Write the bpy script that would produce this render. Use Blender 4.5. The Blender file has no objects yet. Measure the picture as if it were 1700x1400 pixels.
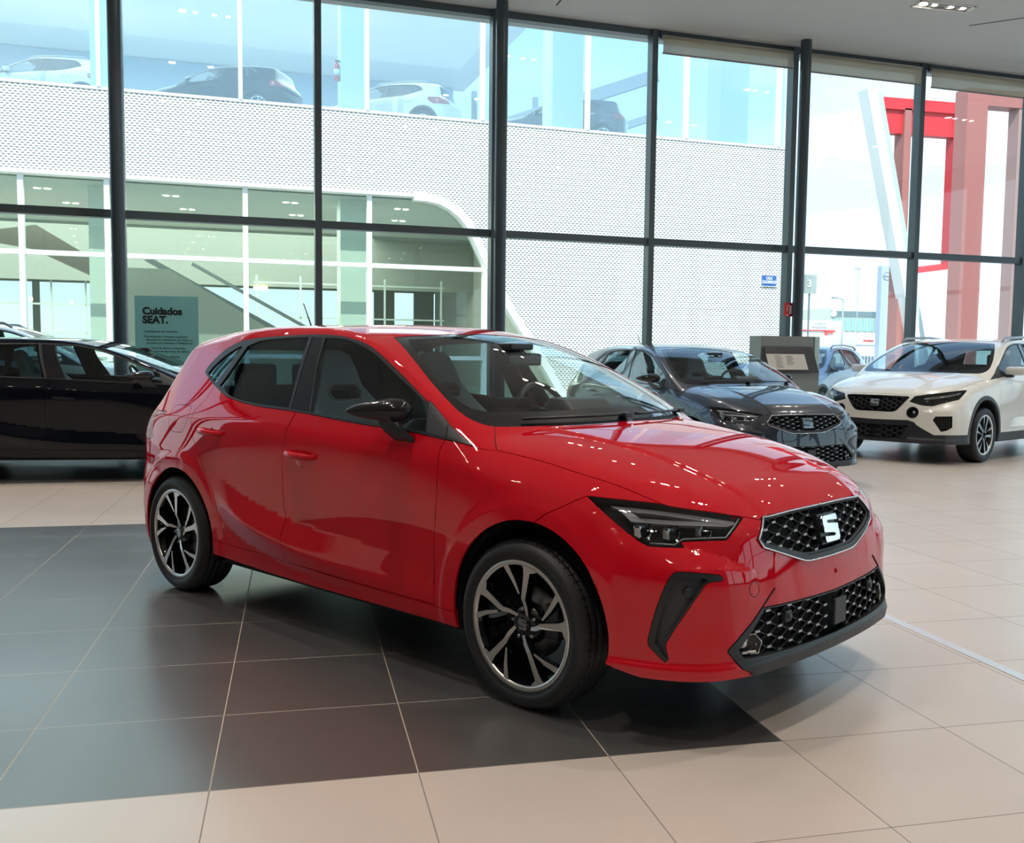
import bpy, bmesh, math, random
import numpy as np
from mathutils import Vector, Matrix, kdtree
from mathutils.geometry import tessellate_polygon
PI = math.pi
random.seed(7)
scene = bpy.context.scene
COL = scene.collection
# ------------------------------------------------------------------ camera
def make_camera():
    yaw, pitch, roll = .2317, .078, .0116
    cy, sy = math.cos(yaw), math.sin(yaw)
    f = Vector((sy*math.cos(pitch), cy*math.cos(pitch), -math.sin(pitch)))
    r = Vector((cy, -sy, 0)); u = r.cross(f)
    c, s = math.cos(roll), math.sin(roll)
    R, U = c*r+s*u, -s*r+c*u
    cam = bpy.data.cameras.new('camera')
    cam.sensor_width = 36; cam.lens = 1617.8/1700*36
    cam.shift_x = -20.5/1700; cam.shift_y = 16.7/1700
    cam.clip_start = .05; cam.clip_end = 400
    o = bpy.data.objects.new('camera', cam); COL.objects.link(o)
    M = Matrix(((R.x, U.x, -f.x, .2558), (R.y, U.y, -f.y, -2.9447), (R.z, U.z, -f.z, 1.3039), (0, 0, 0, 1)))
    o.matrix_world = M
    scene.camera = o
make_camera()
# ------------------------------------------------------------------ world, sun, exposure
scene.view_settings.view_transform = 'Standard'
scene.view_settings.look = 'None'
scene.view_settings.gamma = 1
scene.view_settings.use_curve_mapping = False
scene.view_settings.exposure = 0.85
W = bpy.data.worlds.new('sky'); scene.world = W; W.use_nodes = True
nt = W.node_tree; nt.nodes.clear()
out = nt.nodes.new('ShaderNodeOutputWorld'); bg = nt.nodes.new('ShaderNodeBackground')
tc = nt.nodes.new('ShaderNodeTexCoord'); sep = nt.nodes.new('ShaderNodeSeparateXYZ')
ramp = nt.nodes.new('ShaderNodeValToRGB')
nt.links.new(tc.outputs['Generated'], sep.inputs[0]); nt.links.new(sep.outputs['Z'], ramp.inputs[0])
e = ramp.color_ramp.elements
e[0].position = 0.0; e[0].color = (.62, .75, .80, 1)
e[1].position = .55; e[1].color = (.30, .48, .78, 1)
m1 = ramp.color_ramp.elements.new(.25); m1.color = (.45, .65, .82, 1)
# thin high cloud streaks
noi = nt.nodes.new('ShaderNodeTexNoise'); noi.inputs['Scale'].default_value = 3.2; noi.inputs['Detail'].default_value = 5
mp = nt.nodes.new('ShaderNodeMapping'); mp.inputs['Scale'].default_value = (1, 1, 5)
nt.links.new(tc.outputs['Generated'], mp.inputs[0]); nt.links.new(mp.outputs[0], noi.inputs['Vector'])
cr = nt.nodes.new('ShaderNodeValToRGB'); cr.color_ramp.elements[0].position = .5; cr.color_ramp.elements[1].position = .75
cr.color_ramp.elements[1].color = (.45, .45, .45, 1)
nt.links.new(noi.outputs['Fac'], cr.inputs[0])
mx = nt.nodes.new('ShaderNodeMix'); mx.data_type = 'RGBA'; mx.inputs['B'].default_value = (1, 1, 1, 1)
nt.links.new(cr.outputs[0], mx.inputs['Factor']); nt.links.new(ramp.outputs[0], mx.inputs['A'])
nt.links.new(mx.outputs['Result'], bg.inputs[0]); bg.inputs[1].default_value = 1.2
nt.links.new(bg.outputs[0], out.inputs[0])
def add_sun():
    l = bpy.data.lights.new('sun', 'SUN'); l.energy = 3.0; l.angle = math.radians(.6); l.color = (1, .96, .88)
    o = bpy.data.objects.new('sun', l); COL.objects.link(o)
    d = Vector((.30, .62, -.72))           # direction of travel: from behind the showroom onto the facade across the street
    o.rotation_euler = d.to_track_quat('-Z', 'Y').to_euler()
add_sun()
# ------------------------------------------------------------------ materials
MATS = {}
def mat(name, col, rough=.5, metal=0, coat=0, coat_r=.03, spec=.5, emis=None, es=0, bump=None, trans=0, ci=1.5):
    if name in MATS: return MATS[name]
    m = bpy.data.materials.new(name); m.use_nodes = True
    b = m.node_tree.nodes['Principled BSDF']
    b.inputs['Base Color'].default_value = (*col, 1); b.inputs['Roughness'].default_value = rough
    b.inputs['Metallic'].default_value = metal; b.inputs['Coat Weight'].default_value = coat
    b.inputs['Coat Roughness'].default_value = coat_r; b.inputs['Coat IOR'].default_value = ci; b.inputs['Specular IOR Level'].default_value = spec
    if trans: b.inputs['Transmission Weight'].default_value = trans
    if emis: b.inputs['Emission Color'].default_value = (*emis, 1); b.inputs['Emission Strength'].default_value = es
    if bump:
        sc, st = bump
        n = m.node_tree.nodes.new('ShaderNodeTexNoise'); n.inputs['Scale'].default_value = sc; n.inputs['Detail'].default_value = 3
        t = m.node_tree.nodes.new('ShaderNodeTexCoord'); m.node_tree.links.new(t.outputs['Object'], n.inputs['Vector'])
        bp = m.node_tree.nodes.new('ShaderNodeBump'); bp.inputs['Strength'].default_value = st; bp.inputs['Distance'].default_value = .002
        m.node_tree.links.new(n.outputs['Fac'], bp.inputs['Height']); m.node_tree.links.new(bp.outputs[0], b.inputs['Normal'])
    MATS[name] = m; return m
def glass_mat(name, tint, rough=0.0, ior=1.5, refl=1.0):
    """thin pane: tinted see-through plus a Fresnel mirror"""
    if name in MATS: return MATS[name]
    m = bpy.data.materials.new(name); m.use_nodes = True; t = m.node_tree; t.nodes.clear()
    o = t.nodes.new('ShaderNodeOutputMaterial'); mixn = t.nodes.new('ShaderNodeMixShader')
    tr = t.nodes.new('ShaderNodeBsdfTransparent'); tr.inputs[0].default_value = (*tint, 1)
    gl = t.nodes.new('ShaderNodeBsdfGlossy'); gl.inputs['Roughness'].default_value = rough; gl.inputs['Color'].default_value = (refl, refl, refl, 1)
    fr = t.nodes.new('ShaderNodeFresnel'); fr.inputs[0].default_value = ior
    # a thin pane mirrors alike from both sides: undo the inside-of-a-solid reading of the Fresnel node on back faces
    geo = t.nodes.new('ShaderNodeNewGeometry'); mr = t.nodes.new('ShaderNodeMapRange')
    mr.inputs['To Min'].default_value = ior; mr.inputs['To Max'].default_value = 1/ior
    t.links.new(geo.outputs['Backfacing'], mr.inputs['Value']); t.links.new(mr.outputs[0], fr.inputs[0])
    t.links.new(fr.outputs[0], mixn.inputs[0])
    t.links.new(tr.outputs[0], mixn.inputs[1]); t.links.new(gl.outputs[0], mixn.inputs[2]); t.links.new(mixn.outputs[0], o.inputs[0])
    MATS[name] = m; return m
# ------------------------------------------------------------------ mesh helpers
def add_mesh(name, V, Fc, mats, parent=None, fm=None, LN=None, smooth=False, loc=None):
    me = bpy.data.meshes.new(name)
    me.from_pydata([tuple(map(float, v)) for v in V], [], [tuple(map(int, f)) for f in Fc])
    for m in (mats if isinstance(mats, (list, tuple)) else [mats]): me.materials.append(m)
    if fm is not None: me.polygons.foreach_set('material_index', np.array(fm, dtype=np.int32))
    if smooth or LN is not None: me.polygons.foreach_set('use_smooth', np.ones(len(me.polygons), dtype=bool))
    me.update()
    if LN is not None: me.normals_split_custom_set([tuple(map(float, n)) for n in LN])
    o = bpy.data.objects.new(name, me); COL.objects.link(o)
    if parent: o.parent = parent
    if loc is not None: o.location = loc
    return o
class MB:
    """collects boxes, bars, tubes and lathes; build() links them as ONE mesh object"""
    def __init__(s): s.V = []; s.F = []; s.M = []; s.S = []
    def add(s, V, F, m=0, smooth=False):
        b = len(s.V); s.V += [tuple(v) for v in V]; s.F += [tuple(i+b for i in f) for f in F]; s.M += [m]*len(F); s.S += [smooth]*len(F); return s
    def box(s, c, d, m=0, rot=None, bev=0):
        x, y, z = d[0]/2, d[1]/2, d[2]/2
        if bev:
            bm = bmesh.new(); bmesh.ops.create_cube(bm, size=1)
            bmesh.ops.scale(bm, vec=d, verts=bm.verts); bmesh.ops.bevel(bm, geom=list(bm.edges), offset=bev, segments=2, profile=.6, affect='EDGES')
            V = [v.co.copy() for v in bm.verts]; bm.verts.index_update(); F = [[v.index for v in f.verts] for f in bm.faces]; bm.free()
        else:
            V = [Vector((i*x, j*y, k*z)) for i in (-1, 1) for j in (-1, 1) for k in (-1, 1)]
            F = [(0, 1, 3, 2), (4, 6, 7, 5), (0, 4, 5, 1), (2, 3, 7, 6), (0, 2, 6, 4), (1, 5, 7, 3)]
        if rot is not None: V = [rot @ Vector(v) for v in V]
        return s.add([Vector(v)+Vector(c) for v in V], F, m)
    def bar(s, a, b, w, h, m=0, up=(0, 0, 1)):
        a, b = Vector(a), Vector(b); d = (b-a); L = d.length; d.normalize()
        u = Vector(up); r = d.cross(u)
        if r.length < 1e-4: r = d.cross(Vector((1, 0, 0)))
        r.normalize(); u = r.cross(d)
        V = [p+r*(i*w/2)+u*(j*h/2) for p in (a, b) for i, j in ((-1, -1), (1, -1), (1, 1), (-1, 1))]
        return s.add(V, [(3, 2, 1, 0), (4, 5, 6, 7), (0, 1, 5, 4), (1, 2, 6, 5), (2, 3, 7, 6), (3, 0, 4, 7)], m)
    def tube(s, pts, r, n=12, m=0, caps=True):
        pts = [Vector(p) for p in pts]; R = r if isinstance(r, (list, tuple)) else [r]*len(pts)
        V = []; F = []; prev = None
        for i, p in enumerate(pts):
            d = (pts[min(i+1, len(pts)-1)]-pts[max(i-1, 0)]).normalized()
            if prev is None: a = d.orthogonal().normalized()
            else: a = (prev-d*prev.dot(d)).normalized()
            prev = a; b = d.cross(a)
            V += [p+(a*math.cos(2*PI*k/n)+b*math.sin(2*PI*k/n))*R[i] for k in range(n)]
        for i in range(len(pts)-1):
            for k in range(n): F.append((i*n+k, i*n+(k+1) % n, (i+1)*n+(k+1) % n, (i+1)*n+k))
        s.add(V, F, m, True)
        if caps: s.add(V[:n], [tuple(range(n))[::-1]], m); s.add(V[-n:], [tuple(range(n))], m)
        return s
    def lathe(s, prof, n=48, m=0, axis='y', c=(0, 0, 0), ang=2*PI, a0=0, smooth=True):
        """prof: (radius, offset along axis)"""
        V = []; F = []; k = len(prof); full = abs(ang-2*PI) < 1e-6; steps = n if full else n+1
        for i in range(steps):
            a = a0+ang*i/n
            for r, h in prof:
                p = (r*math.cos(a), h, r*math.sin(a)) if axis == 'y' else (r*math.cos(a), r*math.sin(a), h) if axis == 'z' else (h, r*math.cos(a), r*math.sin(a))
                V.append(Vector(p)+Vector(c))
        for i in range(n):
            j = (i+1) % n if full else i+1
            for q in range(k-1): F.append((i*k+q, i*k+q+1, j*k+q+1, j*k+q))
        return s.add(V, F, m, smooth)
    def prism(s, poly, a, b, m=0, ax='y', c=(0, 0, 0)):
        """2-D polygon (u,v) pushed from a to b along the axis"""
        def P(u, v, w):
            return {'y': (u, w, v), 'x': (w, u, v), 'z': (u, v, w)}[ax]
        n = len(poly); V = [Vector(P(u, v, a))+Vector(c) for u, v in poly]+[Vector(P(u, v, b))+Vector(c) for u, v in poly]
        T = tessellate_polygon([[Vector((u, v, 0)) for u, v in poly]])
        F = [tuple(t) for t in T]+[tuple(i+n for i in t)[::-1] for t in T]+[(i, (i+1) % n, (i+1) % n+n, i+n) for i in range(n)]
        return s.add(V, F, m)
    def build(s, name, mats, parent=None, fix=True, loc=None, rz=0):
        me = bpy.data.meshes.new(name); me.from_pydata([tuple(v) for v in s.V], [], s.F)
        for m in (mats if isinstance(mats, (list, tuple)) else [mats]): me.materials.append(m)
        me.polygons.foreach_set('material_index', np.array(s.M, dtype=np.int32))
        me.polygons.foreach_set('use_smooth', np.array(s.S, dtype=bool))
        if fix:
            bm = bmesh.new(); bm.from_mesh(me); bmesh.ops.remove_doubles(bm, verts=bm.verts, dist=1e-6); bmesh.ops.recalc_face_normals(bm, faces=bm.faces); bm.to_mesh(me); bm.free()
        me.update()
        o = bpy.data.objects.new(name, me); COL.objects.link(o)
        if parent: o.parent = parent
        if loc is not None: o.location = loc
        o.rotation_euler.z = rz
        return o
def empty(name, loc=(0, 0, 0), rz=0, parent=None):
    o = bpy.data.objects.new(name, None); COL.objects.link(o); o.location = loc; o.rotation_euler = (0, 0, rz); o.empty_display_size = .2
    if parent: o.parent = parent
    return o
def tag(o, label=None, cat=None, group=None, kind=None):
    if label: o['label'] = label
    if cat: o['category'] = cat
    if group: o['group'] = group
    if kind: o['kind'] = kind
    return o
def copy_tree(o, parent=None, swap=None):
    """copy of a thing with copies of its parts and their sub-parts; swap: {material name: other material}"""
    c = o.copy(); COL.objects.link(c)
    if parent: c.parent = parent
    if swap and c.type == 'MESH':
        for i, sl in enumerate(c.material_slots):
            if sl.material and sl.material.name in swap:
                nm = swap[sl.material.name]; sl.link = 'OBJECT'; sl.material = nm
    for ch in [q for q in COL.objects if q.parent == o]: copy_tree(ch, c, swap)
    return c
FONT_CACHE = {}
def text_obj(name, body, size, m, parent=None, depth=.002, bold=0, align='LEFT', loc=(0, 0, 0), rot=(PI/2, 0, 0), scale=(1, 1, 1), space=1):
    cu = bpy.data.curves.new(name, 'FONT'); cu.body = body; cu.size = size; cu.extrude = depth; cu.offset = bold; cu.align_x = align; cu.space_line = space
    to = bpy.data.objects.new(name, cu); COL.objects.link(to)
    dg = bpy.context.evaluated_depsgraph_get(); dg.update()
    me = bpy.data.meshes.new_from_object(to.evaluated_get(dg))
    COL.objects.unlink(to); bpy.data.objects.remove(to); bpy.data.curves.remove(cu)
    me.materials.clear(); me.materials.append(m); me.name = name
    o = bpy.data.objects.new(name, me); COL.objects.link(o); o.location = loc; o.rotation_euler = rot; o.scale = scale
    if parent: o.parent = parent
    return o
# ---------- smooth interpolation helpers ----------
def crv(xs,ys):
    """monotone-ish cubic (Catmull) 1-D interpolant"""
    xs=np.array(xs,float);ys=np.array(ys,float)
    o=np.argsort(xs);xs=xs[o];ys=ys[o]
    d=np.diff(ys)/np.diff(xs);h=np.diff(xs)
    m=np.empty_like(ys);m[0]=d[0];m[-1]=d[-1]
    m[1:-1]=(h[1:]*d[:-1]+h[:-1]*d[1:])/(h[1:]+h[:-1])
    def f(x):
        x=np.asarray(x,float);i=np.clip(np.searchsorted(xs,x)-1,0,len(xs)-2)
        hh=xs[i+1]-xs[i];t=(x-xs[i])/hh;lo=t<0;hi=t>1;tc=np.clip(t,0,1)
        r=(ys[i]*(1+2*tc)*(1-tc)**2+m[i]*hh*tc*(1-tc)**2+ys[i+1]*tc*tc*(3-2*tc)+m[i+1]*hh*tc*tc*(tc-1))
        r=np.where(lo,ys[i]+m[i]*hh*t,r);r=np.where(hi,ys[i+1]+m[i+1]*hh*(t-1),r)
        return r
    return f
def tab(us,vs,T):
    """table T[v][u]; cubic in both directions"""
    us=np.array(us,float);vs=np.array(vs,float)
    rows=[crv(us,r) for r in T]
    h=np.diff(vs)
    def f(u,v):
        R=np.stack([r(u) for r in rows],0)
        d=(R[1:]-R[:-1])/h.reshape([-1]+[1]*(R.ndim-1))
        m=np.empty_like(R);m[0]=d[0];m[-1]=d[-1]
        hs=h.reshape([-1]+[1]*(R.ndim-1))
        m[1:-1]=(hs[1:]*d[:-1]+hs[:-1]*d[1:])/(hs[1:]+hs[:-1])
        i=np.clip(np.searchsorted(vs,v)-1,0,len(vs)-2)
        hh=vs[i+1]-vs[i];t=(v-vs[i])/hh;tc=np.clip(t,0,1)
        g=lambda A,k:np.take_along_axis(A,(i+k)[None],0)[0]
        a,b,ma,mb=g(R,0),g(R,1),g(m,0),g(m,1)
        r=a*(1+2*tc)*(1-tc)**2+ma*hh*tc*(1-tc)**2+b*tc*tc*(3-2*tc)+mb*hh*tc*tc*(tc-1)
        r=np.where(t<0,a+ma*hh*t,r);return np.where(t>1,b+mb*hh*(t-1),r)
    return f
def smax(a,b,k):
    h=np.maximum(0,1-np.abs(a-b)/k);return np.maximum(a,b)+k*h*h/4
def smin(a,b,k): return -smax(-a,-b,k)
def sp(x,w):  # softplus
    return np.where(x/w>20,x,w*np.log1p(np.exp(np.minimum(x/w,20))))
def sst(a,b,x):
    t=np.clip((x-a)/(b-a),0,1);return t*t*(3-2*t)
# ---------- hatchback ----------
def make_F(S):
    lower=tab(S['wx'],S['wz'],S['W'])
    zc=crv(*S['crease']);kc=crv(*S['creaseK'])
    zr=crv(*S['ridge']);br=crv(*S['ridgeA'])
    g0=crv(*S['glass0']);gk=crv(*S['glassK']);
    hood=crv(*S['hood']);roof=crv(*S['roof']);hcr=crv(*S['hoodcrown']);
    front=tab(S['fs'],S['fz'],S['X']);rear=crv(*S['rear']);rp=crv(*S['rearplan'])
    hl=crv(*S['hoodline'])
    zl=crv([.44,.613,.707,.771,.85],[.570,.595,.606,.603,.575]);zu=crv([.44,.468,.542,.615,.699,.85],[.571,.575,.605,.638,.673,.72])
    def Ws(x,z):
        w=lower(x,z)
        w=w-kc(x)*sp(z-zc(x),.009)
        t=z-zr(x);w=w+br(x)*np.maximum(0,1-sp(t,.009)/.13)*np.maximum(0,1-sp(-t,.009)/.10)
        for (wx,wz,r0,a) in S['arch']:
            r=np.hypot(x-wx,z-wz)
            w=w+a*np.exp(-np.maximum(0,(np.abs(r-r0)-.03)/.025)**2)*sst(S.get('archz',.2)-.15,S.get('archz',.2)+.1,z)
        g=g0(x)-gk(x)*(z-1.0)-.10*(z-1.0)**2
        return smin(w,g,.02)
    def F(P):
        x,s,z=P[...,0],np.abs(P[...,1]),P[...,2]
        side=s-Ws(x,z)
        u=s/S['hw']
        c=hcr(x)
        hd=(z-(hood(x)-c*(u**2*.45+u**6*.9)-S['dome']*sst(-.012,.03,s-hl(x))*sst(-.6,-.2,x)+.0*x))/np.sqrt(1+.2)
        ur=s/S['rw']
        xs=x+S['wsplan']*s**2
        rf=(z-(roof(xs)-S['roofcrown']*ur**2))/np.sqrt(1+S['roofslope'](xs)**2)
        top=smin(hd,rf,.01)
        kst=np.where(True,S['kst'](x),0)
        a=smax(side,top,kst)
        fr=(x-front(s,z))
        fr=fr/1.05
        a=smax(a,fr,S['kf'](z))
        if S.get('cheek'):
            t=z-zl(s);w=np.maximum(zu(s)-zl(s),.002)
            A=S['cheek']*w*sst(.30,.55,x)*sst(.44,.52,s)
            up=np.clip(1-sp(t,.004)/w,0,1);dn=1-.75*sst(.0,.22,-t)
            a=a-A*np.where(t>0,up,np.minimum(dn,1))*sst(.85,.75,s-np.maximum(0,.5-x)*.5)
        if S.get('lip'):
            a=a-S['lip']*sst(.292,.268,z)*sst(.30,.42,x)
        re=(rear(z)+rp(s)-x)/1.03
        a=smax(a,re,S['kr'](z))
        return a
    def grad(P,e=1e-4):
        G=np.empty(P.shape)
        for k in range(3):
            d=np.zeros(3);d[k]=e;G[...,k]=(F(P+d)-F(P-d))/(2*e)
        return G
    return F,grad,Ws
def num_slope(f):
    return lambda x:(f(x+1e-3)-f(x-1e-3))/2e-3
IBIZA=dict(
 wx=[-3.3,-3.0,-2.564,-2.1,-1.3,-.4,0,.3,.6,.9],wz=[.1,.25,.4,.55,.7,.85,1.0,1.2],
 W=[[.72,.80,.84,.82,.81,.81,.83,.83,.77,.68],
    [.74,.83,.870,.858,.854,.852,.864,.856,.80,.70],
    [.75,.84,.878,.866,.860,.858,.871,.862,.81,.71],
    [.75,.84,.880,.870,.868,.866,.871,.860,.805,.70],
    [.74,.83,.874,.873,.876,.868,.862,.843,.785,.68],
    [.72,.80,.855,.872,.880,.862,.845,.815,.755,.65],
    [.68,.765,.830,.855,.874,.850,.815,.775,.70,.60],
    [.64,.72,.785,.815,.845,.815,.78,.74,.66,.56]],
 crease=([-3.2,-2.72,-2.212,-1.867,-1.454,-1.085,-.755,-.405,-.188,.028,.3,.6],[.90,.945,.975,.96,.942,.915,.90,.879,.864,.84,.80,.76]),
 creaseK=([-3.2,-2.6,-1.5,-.4,.1,.4],[.35,.40,.36,.30,.30,.15]),
 ridge=([-2.4,-2.135,-1.86,-1.5,-.9,-.4,0],[.60,.561,.474,.405,.365,.345,.34]),
 ridgeA=([-2.3,-2.13,-1.85,-1.4,-1.0,-.6,-.35,0],[0,.004,.030,.030,.018,.008,0,0]),
 arch=[(0.02,.325,.40,.006),(-2.53,.315,.40,.006)],
 glass0=([-3.3,-2.9,-2.4,-1.5,-.4,.2],[.72,.80,.84,.86,.855,.85]),
 glassK=([-3.3,-2.9,-2.4,-1.5,-.4],[.50,.46,.43,.40,.42]),
 hood=([.95,.80,.74,.65,.5,.27,0,-.3,-.45,-.9],[.56,.72,.775,.828,.884,.958,1.008,1.038,1.048,1.09]),
 hoodcrown=([.9,.6,.3,0,-.4],[.07,.09,.10,.10,.07]),
 hoodline=([.8,.7,.0,-.4],[.36,.37,.46,.52]),dome=.008,hw=.85,
 roof=([.1,-.10,-.5,-1.05,-1.25,-1.6,-1.9,-2.3,-2.7,-2.9,-3.2],[.90,1.005,1.205,1.405,1.440,1.458,1.458,1.438,1.392,1.36,1.30]),
 wsplan=.30,rw=.6,roofcrown=.024,
 cheek=.45,lip=.012,
 fs=[0,.2,.4,.55,.7,.85],fz=[.1,.22,.3,.45,.55,.65,.75,.85,.95],
 X=[[.78,.775,.760,.735,.67,.54],
    [.81,.805,.790,.765,.695,.56],
    [.820,.815,.797,.770,.70,.56],
    [.812,.806,.788,.757,.685,.55],
    [.80,.793,.776,.745,.67,.53],
    [.785,.777,.757,.720,.635,.48],
    [.765,.756,.735,.685,.57,.39],
    [.70,.69,.66,.59,.45,.25],
    [.60,.59,.55,.46,.30,.07]],
 rear=([.1,.3,.5,.7,.88,.95,1.0,1.3,1.45],[-3.12,-3.20,-3.225,-3.215,-3.20,-3.15,-3.10,-2.96,-2.88]),
 rearplan=([0,.3,.55,.7,.85],[0,.010,.04,.09,.20]),
)
def finish(S):
    S['roofslope']=num_slope(crv(*S['roof']))
    S['kst']=crv([-3.2,-2.5,-1.5,-1.0,-.5,-.3,.0,.5],[.08,.05,.04,.03,.035,.07,.10,.12])
    S['kf']=crv([.1,.5,.8,1.0],[.10,.12,.10,.08])
    S['kr']=crv([.1,.6,.9,1.3],[.12,.12,.06,.05])
    return S
finish(IBIZA)
# ------------------------------------------------------------------ car skin: analytic surface -> cut mesh -> panels
def pip(poly, P):
    """points P (n,2) inside polygon"""
    x, y = P[:, 0], P[:, 1]; ins = np.zeros(len(P), bool); n = len(poly); j = n-1
    for i in range(n):
        xi, yi = poly[i]; xj, yj = poly[j]
        c = ((yi > y) != (yj > y))
        with np.errstate(divide='ignore', invalid='ignore'):
            xx = (xj-xi)*(y-yi)/((yj-yi) if yj != yi else 1e-12)+xi
        ins ^= c & (x < xx); j = i
    return ins
def basis(d):
    d = Vector(d).normalized(); a = Vector((1, 0, 0)) if abs(d.x) < .8 else Vector((0, 1, 0))
    u = (a-d*a.dot(d)).normalized(); v = d.cross(u); return np.array(d), np.array(u), np.array(v)
def resample(P, closed=True, step=.014, corner=32):
    """Catmull-Rom through the points, keeping corners sharper than `corner` degrees"""
    P = [np.array(p, float) for p in P]; n = len(P); out = []
    def isc(i):
        if not closed and i in (0, n-1): return True
        a, b, c = P[i-1], P[i], P[(i+1) % n]; u = b-a; v = c-b
        cs = u@v/(np.linalg.norm(u)*np.linalg.norm(v)+1e-12); return cs < math.cos(math.radians(corner))
    C = [isc(i) for i in range(n)]
    for i in range(n if closed else n-1):
        j = (i+1) % n; a, b = P[i], P[j]; L = np.linalg.norm(b-a); k = max(1, int(math.ceil(L/step)))
        def tan(q):
            p, r = P[q-1], P[(q+1) % n]; t = (r-p)/(np.linalg.norm(r-P[q])+np.linalg.norm(P[q]-p)+1e-12); return t*L
        ma = (b-a) if C[i] else tan(i); mb = (b-a) if C[j] else tan(j)
        for s in range(k):
            t = s/k; out.append(a*(1+2*t)*(1-t)**2+ma*t*(1-t)**2+b*t*t*(3-2*t)+mb*t*t*(t-1))
    if not closed: out.append(P[-1])
    return np.array(out)
class Skin:
    def __init__(S, spec, cell=.017, A=.1, B=-2.7, box=(-3.3, .86, .93, .05, 1.5), zcap=.45):
        S.F, S.grad, S.Ws = make_F(spec); S.spec = spec
        x0, x1, yw, z0, z1 = box
        nx, ny, nz = int((x1-x0)/cell), int(yw/cell), int((z1-z0)/cell)
        X = np.linspace(x0, x1, nx+1); Y = np.linspace(0, -yw, ny+1); Z = np.linspace(z0, z1, nz+1)
        key = {}; V = []; Q = []
        def vid(p):
            k = (round(p[0], 5), round(p[1], 5), round(p[2], 5))
            if k not in key: key[k] = len(V); V.append(k)
            return key[k]
        def grid(f, n, m, flip):
            I = [[vid(f(i, j)) for j in range(m+1)] for i in range(n+1)]
            for i in range(n):
                for j in range(m):
                    q = (I[i][j], I[i+1][j], I[i+1][j+1], I[i][j+1]); Q.append(q[::-1] if flip else q)
        grid(lambda i, j: (X[i], Y[-1], Z[j]), nx, nz, False)
        grid(lambda i, j: (X[i], Y[j], Z[-1]), nx, ny, True)
        grid(lambda i, j: (X[-1], Y[j], Z[i]), nz, ny, False)
        grid(lambda i, j: (X[0], Y[j], Z[i]), nz, ny, True)
        V = np.array(V); y0 = np.abs(V[:, 1]) < 1e-6; rim = np.abs(V[:, 2]-z0) < 1e-6
        O = np.stack([np.clip(V[:, 0], B, A), 0*V[:, 0], np.clip(V[:, 2], z0, zcap)], 1)
        D = V-O; lo = np.zeros(len(V)); hi = np.full(len(V), 1.6)
        for _ in range(34):
            mdl = (lo+hi)/2; f = S.F(O+mdl[:, None]*D); lo = np.where(f < 0, mdl, lo); hi = np.where(f < 0, hi, mdl)
        P = O+lo[:, None]*D
        # relax along the surface
        E = set()
        for q in Q:
            for a, b in zip(q, q[1:]+q[:1]): E.add((min(a, b), max(a, b)))
        E = np.array(sorted(E))
        for cls in (y0, rim):
            pass
        both = lambda m: m[E[:, 0]] & m[E[:, 1]]
        w = np.ones(len(E))
        src = np.concatenate([E[:, 0], E[:, 1]]); dst = np.concatenate([E[:, 1], E[:, 0]])
        ok = ~((y0[dst] & ~y0[src]) | (rim[dst] & ~rim[src])); src, dst = src[ok], dst[ok]
        cnt = np.bincount(dst, minlength=len(P)).astype(float)
        corner = y0 & rim
        for it in range(30):
            avg = np.stack([np.bincount(dst, weights=P[src, k], minlength=len(P)) for k in range(3)], 1)/np.maximum(cnt, 1)[:, None]
            N = P+.6*(avg-P); N[corner] = P[corner]; N[rim, 2] = z0; N[y0, 1] = 0
            for _ in range(2):
                f = S.F(N); g = S.grad(N); g[y0, 1] = 0; g[rim, 2] = 0
                N = N-np.clip(f, -.03, .03)[:, None]*g/np.maximum((g*g).sum(1), .2)[:, None]
            P = N
        bm = bmesh.new(); vs = [bm.verts.new(p) for p in P]; S.vs = vs
        for q in Q:
            try: bm.faces.new([vs[i] for i in q])
            except ValueError: pass
        S.bm = bm; S.kd = kdtree.KDTree(len(P))
        for i, p in enumerate(P): S.kd.insert(p, i)
        S.kd.balance()
    def project(S, P, d, rng=.2):
        """slide points along d onto the surface, to the root nearest to where they are"""
        P = np.asarray(P, float); d = np.array(Vector(d).normalized()); T = np.linspace(rng, -rng, 161)
        f = S.F(P[:, None, :]+T[None, :, None]*d)                      # from outside to inside
        X = (f[:, :-1] > 0) & (f[:, 1:] <= 0); has = X.any(1)
        k = np.argmin(np.where(X, np.abs(T[:-1])[None, :], 9), 1); a, b = T[k], T[np.minimum(k+1, len(T)-1)]
        for _ in range(18):
            mm = (a+b)/2; g = S.F(P+mm[:, None]*d) > 0; a = np.where(g, mm, a); b = np.where(g, b, mm)
        return np.where(has[:, None], P+a[:, None]*d, P)
    def cut(S, poly, d, closed=True, step=.014, corner=32, rng=.2):
        Q = S.project(resample(poly, closed, step, corner), d, rng)
        d = Vector(d).normalized(); seeds = None; bm = S.bm
        bm.faces.ensure_lookup_table(); n = len(Q)
        for i in range(n if closed else n-1):
            p0, p1 = Vector(Q[i]), Vector(Q[(i+1) % n]); e = p1-p0; e -= d*e.dot(d); L = e.length
            if L < 1e-5: continue
            e /= L; m = e.cross(d)
            if not seeds:
                seeds = set()
                for c, idx, _ in S.kd.find_n(p0, 6):
                    v = S.vs[idx]
                    if v.is_valid: seeds.update(v.link_faces)
            def hits(f):
                sd = [m.dot(l.vert.co-p0) for l in f.loops]
                if min(sd) > 1e-5 or max(sd) < -1e-5: return False
                ts = []; k = len(sd); co = [l.vert.co for l in f.loops]
                for q in range(k):
                    r = (q+1) % k
                    if sd[q]*sd[r] < 0: ts.append(e.dot(co[q].lerp(co[r], sd[q]/(sd[q]-sd[r]))-p0))
                    elif abs(sd[q]) < 1e-5: ts.append(e.dot(co[q]-p0))
                return ts and max(ts) > -1e-5 and min(ts) < L+1e-5
            todo = list(seeds); seen = set(todo); good = set()
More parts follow.
